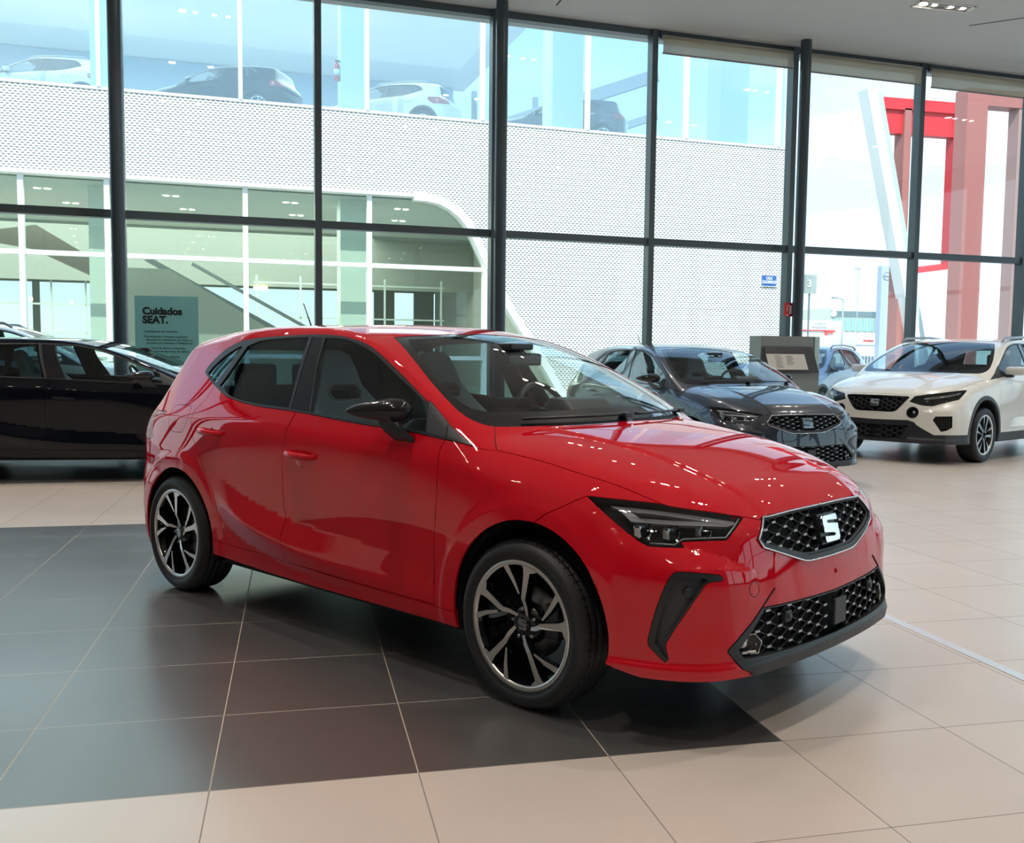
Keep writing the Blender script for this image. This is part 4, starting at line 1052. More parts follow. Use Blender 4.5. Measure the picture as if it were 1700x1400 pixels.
        for z in (.42, .45, .48, .51, .54): A = S.project([(.72, -.645, z), (.62, -.775, z)], dV); b.bar(tuple(A[0]*(1, sy, 1)-np.array((.012, -.008*sy, 0))), tuple(A[1]*(1, sy, 1)-np.array((.012, -.008*sy, 0))), .006, .01)
        b.build('vent_mesh', M['trim'], v)
        mir = empty('wing_mirror', (0, 0, 0), 0, car)
        b = MB(); b.box((-.70, -.93*sy, 1.055), (.10, .21, .10), bev=.035); b.build('mirror_cap', M[paint], mir)
        b = MB(); b.box((-.69, -.86*sy, .995), (.08, .10, .035), bev=.012); b.build('mirror_foot', M['trim'], mir)
        for par, x, z in ((d, -1.345, .842), (e, -2.155, .897)):
            y = -float(S.Ws(np.array([x]), np.array([z]))[0]); b = MB(); Q2 = resample([(x-.098, y+.006, z), (x-.06, y-.034, z), (x+.05, y-.034, z), (x+.092, y+.006, z)], False, .015, 80)
            b.tube([tuple(q*(1, sy, 1)) for q in Q2], .013, 8); b.build('door_handle', M[paint], par)
        rail = MB(); rail.tube([(-1.15, -.60*sy, 1.405), (-1.25, -.59*sy, 1.455), (-1.9, -.575*sy, 1.475), (-2.5, -.56*sy, 1.445), (-2.62, -.56*sy, 1.395)], .016, 8); rail.build('roof_rail', M['satin'], car)
    S.part('windshield_frit', [M['gloss'], M['liner']], gap=.0005, off=.002, parent=car, depth=.004)
    S.part('windshield', [M['glass']], gap=-.001, off=.002, inner=False, depth=.003, parent=car)
    S.part('rear_window', [M['tint']], gap=.002, off=.002, inner=False, depth=.003, parent=car)
    g = empty('front_grille', (0, 0, 0), 0, car)
    S.part('grille_frame', [M['gloss'], M['void']], gap=.001, off=-.006, depth=.012, inner=False, parent=g, out='grille_surround')
    bowl(S, 'grille_backing', 'grille_open', M['void'], g, .05)
    bars, pads = MB(), MB(); honeycomb(bars, pads, S, gi, .10, .024, .745, -.05, (.58, .76), .42, .010, padw=.010, bt=.005)
    for i in range(len(pads.M)): pads.M[i] = 0
    bars.build('grille_mesh', M['trim_grey'], g); pads.build('grille_studs', M['trim_grey'], g)
    b = MB(); px = float(S.project([[.75, 0, .67]], dX)[0][0])
    for pol in logo_polys(.10, .085): b.prism(pol, .0, .014, ax='x')
    o = b.build('front_badge', M['chrome'], car); o.location = (px+.002, 0, .672); o.rotation_euler.y = -.2
    lg = S.part('lower_frame', [M['trim'], M['void']], gap=.0008, off=-.004, depth=.05, inner=False, parent=car, out='lower_grille_frame')
    bowl(S, 'lower_grille_backing', 'lower_open', M['void'], lg, .06)
    bars, pads = MB(), MB(); honeycomb(bars, pads, S, li, .12, .03, .425, -.06, (.265, .435), .5, .012, padw=.01, bt=.005); bars.build('lower_grille_mesh', M['trim_grey'], lg)
    for sy in (-1, 1):
        b = MB(); A = S.project([(.79, -.44, .47), (.81, -.33, .27)], dX); b.bar(tuple(A[0]*(1, sy, 1)), tuple(A[1]*(1, sy, 1)), .05, .02, up=(1, 0, 0)); b.build('bumper_strut', M['trim'], lg)
    for x in (-.085, -2.56):
        for sy in (-1, 1):
            wheel(car, M, x, sy*.757, r=.318, rr=.228, side=sy, style='twin5', rot=10, detail=False)
            b = MB(); b.lathe([(.40, sy*.850), (.40, sy*.55), (.05, sy*.55)], 32, c=(x+.01, 0, .325), ang=math.radians(204), a0=math.radians(-12)); b.build('wheel_arch_liner', M['void'], car)
    b = MB(); b.box((-1.27, 0, .24), (2.15, 1.60, .05)); b.box((-1.27, 0, .33), (3.9, 1.0, .10)); b.box((-2.98, 0, .28), (.34, 1.4, .06)); b.box((.52, 0, .27), (.36, 1.2, .04)); b.build('underbody', M['void'], car)
    cab = empty('cabin', (0, 0, 0), 0, car)
    b = MB(); b.prism([(-.30, .93), (-.45, 1.00), (-.80, 1.03), (-.88, .98), (-.90, .40), (-.3, .40)], -.70, .70); b.build('dashboard', M['trim'], cab)
    for y in (-.36, .36):
        b = MB(); b.box((-1.27, y, .55), (.5, .5, .16), bev=.05); b.prism([(-1.42, .58), (-1.54, .58), (-1.74, 1.08), (-1.62, 1.10)], y-.24, y+.24); b.box((-1.72, y, 1.17), (.10, .26, .17), bev=.04); b.build('front_seat', M['seat_dark'], cab)
    b = MB(); b.box((-2.12, 0, .55), (.48, 1.24, .14), bev=.04); b.prism([(-2.28, .58), (-2.40, .58), (-2.56, 1.10), (-2.44, 1.12)], -.62, .62); b.build('rear_bench', M['seat_dark'], cab)
    b = MB(); b.box((-1.25, 0, .36), (1.9, 1.46, .06)); b.build('cabin_floor', M['liner'], cab)
    b = MB()
    for sy in (-1, 1): b.prism([(-.35, .30), (-.35, .94), (-.9, .985), (-2.2, 1.05), (-2.35, .95), (-2.35, .30)], sy*.775, sy*.74)
    b.build('door_cards', M['liner'], cab)
    return car
# ------------------------------------------------------------------ the showroom
TL = .6235
A5 = math.radians(4.8); FE = Vector((math.cos(A5), math.sin(A5), 0)); FN = Vector((-math.sin(A5), math.cos(A5), 0)); FP0 = Vector((-1.87, 10.5, 0))
def fp(u, v, z): return FP0+FE*u+FN*v+Vector((0, 0, z))
def fbox(b, u0, u1, v0, v1, z0, z1, m=0):
    V = [fp(u, v, z) for u in (u0, u1) for v in (v0, v1) for z in (z0, z1)]
    return b.add(V, [(0, 1, 3, 2), (4, 6, 7, 5), (0, 4, 5, 1), (2, 3, 7, 6), (0, 2, 6, 4), (1, 5, 7, 3)], m)
def struct(b, name, m, parent=None):
    o = b.build(name, m, parent)
    if parent is None: o['kind'] = 'structure'
    return o
def math_node(t, op, a, b=None, c=None):
    n = t.nodes.new('ShaderNodeMath'); n.operation = op
    for i, x in enumerate((a, b, c)):
        if x is None: continue
        if isinstance(x, (int, float)): n.inputs[i].default_value = x
        else: t.links.new(x, n.inputs[i])
    return n.outputs[0]
def floor_material():
    m = bpy.data.materials.new('porcelain_tiles'); m.use_nodes = True; t = m.node_tree; p = t.nodes['Principled BSDF']
    tc = t.nodes.new('ShaderNodeTexCoord'); s = t.nodes.new('ShaderNodeSeparateXYZ'); t.links.new(tc.outputs['Object'], s.inputs[0])
    X, Y = s.outputs[0], s.outputs[1]; mn = lambda *a: math_node(t, *a)
    def line(v, w):   # 1 inside the joint
        f = mn('FRACT', mn('DIVIDE', v, TL)); d = mn('MINIMUM', f, mn('SUBTRACT', 1.0, f)); return mn('LESS_THAN', d, w/TL/2)
    j = mn('MAXIMUM', line(X, .0042), line(Y, .0042))
    def rect(x0, x1, y0, y1): return mn('MULTIPLY', mn('MULTIPLY', mn('GREATER_THAN', X, x0), mn('LESS_THAN', X, x1)), mn('MULTIPLY', mn('GREATER_THAN', Y, y0), mn('LESS_THAN', Y, y1)))
    dark = mn('MAXIMUM', rect(-3*TL, 3*TL, 0, 4.81), rect(-12.47, 0, 7.37, 9.98))
    n1 = t.nodes.new('ShaderNodeTexNoise'); n1.inputs['Scale'].default_value = 2.2; n1.inputs['Detail'].default_value = 6; t.links.new(tc.outputs['Object'], n1.inputs['Vector'])
    wn = t.nodes.new('ShaderNodeTexWhiteNoise'); wn.noise_dimensions = '2D'; cb = t.nodes.new('ShaderNodeCombineXYZ')
    t.links.new(mn('FLOOR', mn('DIVIDE', X, TL)), cb.inputs[0]); t.links.new(mn('FLOOR', mn('DIVIDE', Y, TL)), cb.inputs[1]); t.links.new(cb.outputs[0], wn.inputs['Vector'])
    var = mn('ADD', mn('MULTIPLY', n1.outputs['Fac'], .16), mn('MULTIPLY', wn.outputs['Value'], .05))
    def rgb(c): n = t.nodes.new('ShaderNodeRGB'); n.outputs[0].default_value = (*c, 1); return n.outputs[0]
    def mixc(f, a, b): n = t.nodes.new('ShaderNodeMix'); n.data_type = 'RGBA'; t.links.new(f, n.inputs['Factor']); t.links.new(a, n.inputs['A']); t.links.new(b, n.inputs['B']); return n.outputs['Result']
    tile = mixc(dark, rgb((.58, .505, .455)), rgb((.078, .072, .072)))
    joint = mixc(dark, rgb((.20, .16, .15)), rgb((.42, .35, .27)))
    hs = t.nodes.new('ShaderNodeHueSaturation'); t.links.new(tile, hs.inputs['Color']); t.links.new(mn('ADD', .89, var), hs.inputs['Value'])
    t.links.new(mixc(j, hs.outputs[0], joint), p.inputs['Base Color'])
    n2 = t.nodes.new('ShaderNodeTexNoise'); n2.inputs['Scale'].default_value = 1.3; n2.inputs['Detail'].default_value = 1; t.links.new(tc.outputs['Object'], n2.inputs['Vector'])
    t.links.new(mn('ADD', mn('ADD', .25, mn('MULTIPLY', n2.outputs['Fac'], .12)), mn('MULTIPLY', j, .4)), p.inputs['Roughness'])
    p.inputs['Specular IOR Level'].default_value = .5; p.inputs['IOR'].default_value = 2.1
    bp = t.nodes.new('ShaderNodeBump'); bp.inputs['Strength'].default_value = .25; bp.inputs['Distance'].default_value = .002
    t.links.new(mn('SUBTRACT', 1.0, j), bp.inputs['Height']); t.links.new(bp.outputs[0], p.inputs['Normal'])
    return m
ALU = mat('dark_anodised_aluminium', (.075, .098, .112), .38, .2)
ALU2 = mat('column_paint', (.045, .062, .076), .32, .1)
CEIL = mat('ceiling_plaster', (.60, .60, .565), .85, bump=(30, .1))
WALL = mat('room_wall_paint', (.22, .21, .20), .8)
PANE = glass_mat('facade_glass', (.93, .975, .965), 0, 1.42)
def build_room():
    x0, x1, yb = -13.0, 17.6, -13.0
    yf = lambda x: FP0.y+(x-FP0.x)*math.tan(A5)
    b = MB(); b.add([(x0, yb, 0), (x1, yb, 0), (x1, yf(x1)+.1, 0), (x0, yf(x0)+.1, 0), (x0, yb, -.2), (x1, yb, -.2), (x1, yf(x1)+.1, -.2), (x0, yf(x0)+.1, -.2)], [(0, 1, 2, 3), (7, 6, 5, 4), (0, 4, 5, 1), (1, 5, 6, 2), (2, 6, 7, 3), (3, 7, 4, 0)])
    struct(b, 'floor', floor_material())
    H = 6.12
    b = MB(); b.add([(x0, yb, H), (x1, yb, H), (x1, yf(x1)+.5, H), (x0, yf(x0)+.5, H), (x0, yb, H+.5), (x1, yb, H+.5), (x1, yf(x1)+.5, H+.5), (x0, yf(x0)+.5, H+.5)], [(3, 2, 1, 0), (4, 5, 6, 7), (0, 1, 5, 4), (1, 2, 6, 5), (2, 3, 7, 6), (3, 0, 4, 7)])
    struct(b, 'ceiling', CEIL)
    for nm, p, q in (('trim_1', (3.80, 10.45), (3.84, 8.0)), ('trim_2', (9.75, 9.68), (13.2, 6.5))):   # dark seams in the plasterboard
        b = MB(); b.bar((*p, H-.001), (*q, H-.001), .02, .006); struct(b, nm, mat('ceiling_seam', (.02, .02, .02), .9))
    b = MB(); b.box((x0-.1, (yb+yf(x0))/2, H/2), (.2, yf(x0)-yb, H)); struct(b, 'wall_left', WALL)
    b = MB(); b.box(((x0+x1)/2, yb-.1, H/2), (x1-x0, .2, H)); struct(b, 'wall_back', WALL)
    # right-hand side of the room: sill, lintel, piers and tall panes
    Y1 = yf(x1); b = MB(); b.box((x1+.1, (yb+Y1)/2, .15), (.2, Y1-yb, .3)); b.box((x1+.1, (yb+Y1)/2, 5.86), (.2, Y1-yb, .52))
    n = 8; st = (Y1-yb)/n
    for i in range(n+1): b.box((x1+.1, yb+i*st, 2.95), (.2, .3, 5.4))
    struct(b, 'wall_right', ALU)
    for i in range(n):
        b = MB(); b.box((x1+.1, yb+(i+.5)*st, 2.95), (.016, st-.3, 5.3)); o = struct(b, 'window_%d' % (i+20), PANE)
        f = MB(); f.box((x1+.1, yb+(i+.5)*st, 3.03), (.12, st-.3, .10)); f.build('transom', ALU, o)
    # glass front: each bay one window with its frame
    us = [-9.80, -7.35, -4.90, -2.45, 0, 2.45, 4.90, 7.35, 9.75, 12.15, 14.4, 16.8, 19.45]
    for i in range(len(us)-1):
        a, c = us[i], us[i+1]; b = MB(); fbox(b, a, c, -.008, .008, .12, 2.98); fbox(b, a, c, -.008, .008, 3.08, 6.03)
        o = struct(b, 'window_%d' % (i+1), PANE)
        f = MB(); fbox(f, a, c, -.09, .05, 2.98, 3.08); fbox(f, a, c, -.09, .05, 0.0, .12); fbox(f, a, c, -.09, .05, 6.02, 6.13)
        f.build('transom', ALU, o)
    for i, u in enumerate(us):
        b = MB(); fbox(b, u-.045, u+.045, -.12, .05, 0, 6.12); struct(b, 'trim_%d' % (i+3), ALU)
    b = MB(); fbox(b, -11.2, 19.6, -.02, .12, 6.12, 6.8); struct(b, 'wall_front', ALU)
    for i, u in enumerate((-9.75, -4.92, 0-.02, 4.90, 9.72)):
        p = fp(u, -.42, 0); c = empty('round_column', p)
        b = MB(); b.lathe([(.083, .0), (.083, 6.12)], 32, axis='z'); b.build('shaft', ALU2, c)
        b = MB(); b.lathe([(.0831, 0), (.13, 0), (.13, .02), (.0831, .02)], 32, axis='z'); b.build('base_plate', ALU2, c)
        lab = {0: 'dark blue-grey round steel column behind the black car, left of the teal sign', 4.90: 'dark round steel column rising behind the red hatchback roof in mid picture', 9.72: 'dark round steel column behind the grey kiosk, left of the white crossover'}
        k = [q for q in lab if abs(q-u) < .05]
        tag(c, lab[k[0]] if k else 'dark round steel column of the glass front, outside the view', 'column', 'round columns along the glass front')
    # roller blinds
    for u0, u1, drop, lab in ((7.42, 9.66, .24, 'beige roller blind rolled up at the ceiling, left of the right-hand column'), (9.90, 12.06, .26, 'beige roller blind at the ceiling above the white slanted pylon'), (12.22, 14.32, .28, 'rolled-up roller blind at the right edge, in front of the red portal frame')):
        e = empty('roller_blind', fp((u0+u1)/2, -.16, 6.0), A5)
        L = u1-u0; b = MB(); b.lathe([(.001, -L/2), (.035, -L/2), (.035, L/2), (.001, L/2)], 16, axis='x'); b.build('roller', mat('blind_tube', (.45, .43, .38), .6), e)
        m = MATS.get('blind_fabric')
        if not m:
            m = mat('blind_fabric', (.50, .45, .36), .9); nt = m.node_tree; tr = nt.nodes.new('ShaderNodeBsdfTranslucent'); tr.inputs[0].default_value = (.62, .57, .46, 1); mxs = nt.nodes.new('ShaderNodeMixShader'); mxs.inputs[0].default_value = .5
            tp = nt.nodes.new('ShaderNodeBsdfTransparent'); mx2 = nt.nodes.new('ShaderNodeMixShader'); mx2.inputs[0].default_value = .25
            nt.links.new(nt.nodes['Principled BSDF'].outputs[0], mxs.inputs[1]); nt.links.new(tr.outputs[0], mxs.inputs[2]); nt.links.new(mxs.outputs[0], mx2.inputs[1]); nt.links.new(tp.outputs[0], mx2.inputs[2]); nt.links.new(mx2.outputs[0], nt.nodes['Material Output'].inputs[0])
        b = MB(); b.box((0, -.034, -drop/2), (L-.04, .002, drop)); b.build('blind_cloth', m, e)
        b = MB(); b.box((0, -.034, -drop), (L-.02, .012, .022)); b.build('bottom_rail', mat('blind_rail', (.25, .24, .23), .5), e)
        [MB().box((s*L/2, 0, .03), (.02, .07, .10)).build('bracket', ALU, e) for s in (-1, 1)]
        tag(e, lab, 'blind', 'roller blinds on the right-hand windows')
    # recessed twin spots
    SP = mat('spot_lamp', (1, .95, .85), .5, emis=(1, .88, .68), es=55); TR = mat('spot_trim', (.75, .73, .70), .35, .3); IN = mat('spot_inner', (.30, .29, .27), .35, .6)
    for x in (-5.5, -.7, 4.1, 8.9, 13.7):
        for y in (9.1, 6.4, 3.7, 1.0, -1.7, -4.4):
            e = empty('recessed_spotlight', (x, y, 6.12))
            b = MB()
            for sx, dx, dy in ((0, 0, .105), (0, 0, -.105)): b.box((0, dy, -.006), (.86, .02, .014))
            for dx in (-.42, .42): b.box((dx, 0, -.006), (.02, .23, .014))
            b.build('trim_frame', TR, e)
            b = MB(); b.box((0, 0, -.0005), (.82, .19, .001)); b.box((.13, .05, -.004), (.50, .012, .006)); b.box((.13, -.05, -.004), (.50, .012, .006)); b.build('housing', IN, e)
            for dx in (-.31, -.14, .12, .31) if y > 8 else (-.31, .31):
                b = MB(); b.lathe([(.0001, -.004), (.055 if dx < -.2 or y < 8 else .035, -.004)], 20, axis='z', c=(dx, 0, 0)); b.build('lamp', SP, e)
            for dx in (0,):
                l = bpy.data.lights.new('spot_light', 'SPOT'); l.energy = 165; l.spot_size = math.radians(104); l.spot_blend = .9; l.shadow_soft_size = .10; l.color = (1, .92, .82)
                lo = bpy.data.objects.new('spot_light', l); COL.objects.link(lo); lo.location = (dx, 0, -.03); lo.parent = e
            vis = (x, y) == (8.9, 9.1)
            tag(e, 'lit rectangular recessed spotlight in the grey ceiling, upper right' if vis else 'recessed ceiling spotlight above the showroom, seen only as a glint on the cars', 'ceiling light', 'recessed ceiling spotlights')
    # aluminium floor strip
    b = MB(); b.box((3.175, 1.0, .0015), (.055, 9, .003)); tag(b.build('floor_strip', mat('brushed_strip', (.75, .76, .78), .3, .6)), 'pale metal strip set in the light floor, right of the red hatchback', 'floor strip')
    # fire extinguisher sign on the column
    e = empty('extinguisher_sign', fp(9.62, -.36, 2.06), A5)
    b = MB(); b.box((0, 0, 0), (.21, .006, .21)); b.build('sign_plate', mat('sign_red', (.62, .015, .03), .4), e)
    wm = mat('sign_white', (.8, .82, .8), .5)
    b = MB(); b.box((.01, -.004, -.01), (.04, .003, .12), bev=0); b.tube([(.01, -.004, .055), (-.03, -.004, .07), (-.05, -.004, .03), (-.045, -.004, -.02)], .006, 6); b.box((.02, -.004, .06), (.035, .003, .012)); b.build('extinguisher_symbol', wm, e)
    b = MB(); [b.box((-.07+.018*i, -.004, -.085), (.011, .003, .02)) for i in range(3)]; b.build('small_print', wm, e)
    tag(e, 'small square red fire extinguisher sign beside the column above the grey kiosk', 'sign')
    # teal notice board
    e = empty('notice_board', (-1.24, 9.55, 0), 0)
    b = MB(); b.box((0, 0, 1.01), (.725, .02, 1.91)); b.build('board', mat('teal_board', (.22, .56, .58), .45), e)
    b = MB(); b.box((0, .05, .02), (.60, .30, .04)); b.box((0, .03, .5), (.05, .03, 1.0)); b.build('stand', ALU, e)
    K = mat('print_black', (.008, .01, .012), .6); K2 = mat('print_dark_teal', (.02, .09, .10), .6)
    text_obj('heading', 'Cuidados\nSEAT.', .118, K, e, .001, .0055, loc=(-.275, -.0115, 1.745), space=.88)
    for ln, z in (('\u2022Desinfecci\u00f3n de veh\u00edculos.', 1.53), ('\u2022Desinfecci\u00f3n y limpieza constante', 1.468), ('   de todos los elementos que est\u00e1n en', 1.430), ('   contacto con clientes y trabajadores.', 1.392), ('\u2022Limitaci\u00f3n de aforo y reducci\u00f3n', 1.330), ('   de espacio en las zonas de espera.', 1.292), ('\u2022Mantenimiento de distancia', 1.228), ('   de seguridad.', 1.190), ('\u2022Espacios protegidos', 1.128), ('   y desinfecci\u00f3n.', 1.090)):
        text_obj('bullet_line', ln, .036, K2, e, .0006, .0004, loc=(-.27, -.0112, z))
    tag(e, 'tall teal notice board headed Cuidados SEAT, standing behind the black car', 'sign')
    # grey kiosk
    e = empty('info_kiosk', (6.66, 8.95, 0), .05)
    G = mat('kiosk_grey', (.24, .26, .25), .45, .1)
    b = MB(); b.box((0, .16, .80), (.80, .30, 1.60)); b.build('cabinet', G, e)
    b = MB(); V = [(-.36, 1.46, -.005), (.36, 1.46, -.005), (.38, 1.12, -.16), (-.38, 1.12, -.16)]
    b.add([(x, y, z) for x, z, y in V]+[(x, y-.012, z-.006) for x, z, y in V], [(0, 1, 2, 3), (7, 6, 5, 4), (0, 4, 5, 1), (1, 5, 6, 2), (2, 6, 7, 3), (3, 7, 4, 0)]); b.build('slanted_panel', mat('kiosk_panel', (.03, .032, .04), .35), e)
    b = MB(); b.box((0, -.06, .60), (.80, .14, 1.02)); b.build('lower_cabinet', G, e)
    b = MB(); b.box((.44, .10, .80), (.07, .22, 1.60)); b.build('glass_side', mat('kiosk_side', (.45, .60, .62), .15), e)
    tag(e, 'grey information kiosk with slanted dark panel behind the dark grey hatchback', 'kiosk')
    # paper lying on the slanted panel
    e2 = empty('spec_sheet', (6.66, 8.95, 0), .05)
    b = MB(); V = [(-.37, 1.36, -.075), (.20, 1.36, -.075), (.215, 1.155, -.165), (-.36, 1.155, -.165)]; b.add([(x, y, z) for x, z, y in V]+[(x, y-.004, z+.002) for x, z, y in V], [(0, 1, 2, 3), (7, 6, 5, 4), (0, 4, 5, 1), (1, 5, 6, 2), (2, 6, 7, 3), (3, 7, 4, 0)]); b.build('paper', mat('paper', (.55, .53, .49), .8), e2)
    b = MB()
    for cx, rows in ((-.20, 9), (-.03, 7)):
        for k in range(rows):
            t = .12+.09*k; z = 1.36-.205*t; y = -.075-.09*t-.0062; b.bar((cx-.05, y, z), (cx+.03+.03*((k*7) % 3)/2, y, z), .0015, .006, up=(0, -.4, .9))
    b.build('print', mat('print_grey', (.25, .24, .23), .7), e2)
    tag(e2, 'white printed sheet lying on the slanted panel of the grey kiosk', 'paper')
# ------------------------------------------------------------------ the street and what stands beyond the glass
def perf_material():
    """white sheet punched with staggered slots, a rail showing through at every third row"""
    m = bpy.data.materials.new('perforated_white_sheet'); m.use_nodes = True; t = m.node_tree; p = t.nodes['Principled BSDF']
    tc = t.nodes.new('ShaderNodeTexCoord'); s = t.nodes.new('ShaderNodeSeparateXYZ'); t.links.new(tc.outputs['Object'], s.inputs[0]); mn = lambda *a: math_node(t, *a)
    U = mn('MULTIPLY', s.outputs[0], 1/.125); Z = mn('MULTIPLY', s.outputs[2], 1/.062); row = mn('FLOOR', Z)
    f = mn('FRACT', mn('ADD', U, mn('MULTIPLY', row, .5))); g = mn('FRACT', Z)
    hole = mn('MULTIPLY', mn('LESS_THAN', mn('ABSOLUTE', mn('SUBTRACT', f, .5)), .26), mn('LESS_THAN', mn('ABSOLUTE', mn('SUBTRACT', g, .5)), .22))
    rail = mn('MULTIPLY', mn('LESS_THAN', mn('FRACT', mn('MULTIPLY', row, 1/3+.0001)), .3), mn('LESS_THAN', mn('ABSOLUTE', mn('SUBTRACT', g, .5)), .12))
    def mixc(f, a, b): n = t.nodes.new('ShaderNodeMix'); n.data_type = 'RGBA'; t.links.new(f, n.inputs['Factor']); n.inputs['A'].default_value = (*a, 1) if isinstance(a, tuple) else (0, 0, 0, 1); n.inputs['B'].default_value = (*b, 1); 
    n1 = t.nodes.new('ShaderNodeMix'); n1.data_type = 'RGBA'; n1.inputs['A'].default_value = (.80, .80, .78, 1); n1.inputs['B'].default_value = (.36, .36, .24, 1); t.links.new(rail, n1.inputs['Factor'])
    n2 = t.nodes.new('ShaderNodeMix'); n2.data_type = 'RGBA'; n2.inputs['B'].default_value = (.085, .095, .085, 1); t.links.new(n1.outputs['Result'], n2.inputs['A']); t.links.new(hole, n2.inputs['Factor'])
    t.links.new(n2.outputs['Result'], p.inputs['Base Color']); p.inputs['Roughness'].default_value = .6
    return m
def build_outside(M):
    WH = mat('white_facade_metal', (.82, .83, .81), .45); COLW = mat('pale_green_column', (.74, .80, .74), .6)
    V0 = 14.0; UL, UR = -16.0, 18.62
    b = MB(); b.add([fp(-60, -60, -.21), fp(90, -60, -.21), fp(90, 120, -.21), fp(-60, 120, -.21)], [(0, 1, 2, 3)])
    o = b.build('pavement', mat('pale_asphalt', (.38, .38, .37), .85, bump=(8, .3))); o['kind'] = 'structure'
    bld = empty('showroom_building_opposite', fp(0, V0, 0), A5)
    tag(bld, 'white showroom building opposite, perforated sheet band over a rounded glass front', 'building')
    def L(name, mt, fn):     # local frame: x along the front, y away from us
        b = MB(); fn(b); return b.build(name, mt, bld)
    # perforated cladding with the rounded opening cut out
    curve = [(6.6, 5.84), (7.0, 5.83), (7.4, 5.76), (7.75, 5.60), (8.05, 5.38), (8.3, 5.10), (8.5, 4.75), (8.68, 4.38), (8.91, 3.92), (9.2, 3.35), (9.57, 2.72), (10.1, 1.95), (10.8, .9), (11.35, 0)]
    poly = [(UL, 7.95), (UL, 5.84)]+curve+[(UR, 0), (UR, 7.95)]
    L('perforated_cladding', perf_material(), lambda b: b.prism(poly, -.02, .02))
    L('cladding_coping', WH, lambda b: (b.box(((UL+UR)/2, 0, 7.97), (UR-UL, .10, .07)), b.box((UR, .1, 4), (.06, .2, 7.95))))
    def frame(b):
        n = len(curve); out = [(x, z) for x, z in curve]; inn = []
        for i, (x, z) in enumerate(curve):
            a = Vector(curve[max(i-1, 0)]); c = Vector(curve[min(i+1, n-1)]); d = (c-a).normalized(); inn.append((x+d.y*.22*1.0, z-d.x*.22*-1*-1))
        inn = [(x+(-abs(x-x2) if False else 0), z) for (x, z), (x2, _) in zip(inn, curve)]
        for i in range(n-1):
            q = [out[i], out[i+1], inn[i+1], inn[i]]; b.prism(q, -.18, .25)
        b.box(((UL+6.6)/2, 0, 5.76), (6.6-UL, .4, .10))
    L('rounded_frame', WH, frame)
    MU = [-13.4, -10.0, -6.8, -3.39, -1.39, 2.04, 5.37, 8.73]
    for u in MU:
        top = 5.72 if u < 7 else 4.1
        L('mullion', WH, lambda b: b.box((u, .05, top/2), (.13, .22, top)))
    for z, e in ((3.77, 9.0), (4.80, 8.4), (1.2, 10.4)):
        if z != 4.80: L('transom', WH, lambda b: b.box(((UL+e)/2, .05, z), (e-UL, .2, .12)))
    G = glass_mat('green_shop_glass', (.84, .90, .86), 0, 1.5)
    gpoly = [(UL, 5.75)]+[(x-.05, z-.08) for x, z in curve]+[(UL, 0.0)]
    L('shop_glass', G, lambda b: b.prism(gpoly, .10, .12))
    # upper storey glass
    UG = glass_mat('upper_showroom_glass', (.78, .90, .96), 0, 2.6)
    L('upper_glass', UG, lambda b: b.box(((UL+UR)/2, .12, 10.6), (UR-UL, .02, 5.2)))
    for u in (-11.8, -8.4, -4.95, -1.52, 1.95, 5.31, 8.62, 11.85, 15.1, 18.35): L('upper_mullion', WH, lambda b: b.box((u, .02, 10.6), (.10, .20, 5.2)))
    L('roof_slab', WH, lambda b: b.box(((UL+12.2)/2, 8, 13.3), (12.2-UL, 16.4, .3)))
    L('upper_floor_slab', mat('slab_grey', (.45, .46, .44), .7), lambda b: b.box(((UL+UR)/2, 8.2, 7.65), (UR-UL, 16, .5)))
    for u, w in ((-1.6, .42), (5.1, .78), (11.5, 1.0), (17.2, 1.0)): L('upper_column', COLW, lambda b: b.box((u, 1.2, 10.5), (w, w*.9, 5.2)))
    L('upper_back_wall', mat('upper_wall_sky_tint', (.36, .47, .60), .8), lambda b: b.box((-2.2, 15.8, 10.5), (27.6, .2, 5.2)))  # blue puts the sky reflection of the glass into the wall colour
    DG = mat('grey_steel', (.22, .26, .30), .5)
    for i in range(5): L('rear_post', DG, lambda b: b.box((12.6+i*1.45, 15.8, 10.5), (.22, .2, 5.2)))
    L('rear_beam', DG, lambda b: (b.bar((11.6, 15.6, 9.0), (18.4, 9, 11.0), .18, .28), b.bar((11.6, 15.6, 10.8), (18.4, 9, 12.6), .18, .5)))
    # ground floor inside
    L('ground_floor', mat('shop_floor', (.50, .50, .46), .3), lambda b: b.box((-2.5, 8.3, -.03), (27, 16, .06)))
    L('shop_ceiling', mat('shop_ceiling_green_grey', (.42, .46, .42), .9, bump=(14, .6)), lambda b: b.box((-2.5, 8.3, 5.75), (27, 15.8, .1)))
    L('lowered_bulkhead', mat('bulkhead', (.30, .33, .31), .8), lambda b: (b.box((-2.5, 9.5, 4.7), (27, .3, 2.0)),))
    for u, w in ((-1.75, .42), (5.1, .8), (-8.6, .5)): L('shop_column', COLW, lambda b: b.box((u, 1.4, 2.85), (w, w, 5.7)))
    L('shop_side_wall', mat('shop_wall', (.46, .46, .42), .8), lambda b: b.box((11.0, 8.3, 2.8), (.2, 15.6, 5.6)))
    def back(b):
        b.box((-2.5, 16.2, .55), (27, .2, 1.1)); b.box((-2.5, 16.2, 4.9), (27, .2, 1.7))
        for u in (-15.4, -12.0, -8.8, -5.5, -2.0, -1.0, 0.2, 8.6, 10.4): b.box((u, 16.2, 2.6), (.25 if u < -2 else .9, .2, 3.2))
    L('shop_back_wall', mat('shop_wall_dark', (.30, .32, .29), .8), back)
    L('partition', mat('partition_grey', (.38, .39, .36), .7), lambda b: b.prism([(-1.4, 0), (-1.4, 3.7), (.0, 3.7), (4.2, 1.2), (4.2, 0)], 3.0, 3.15))
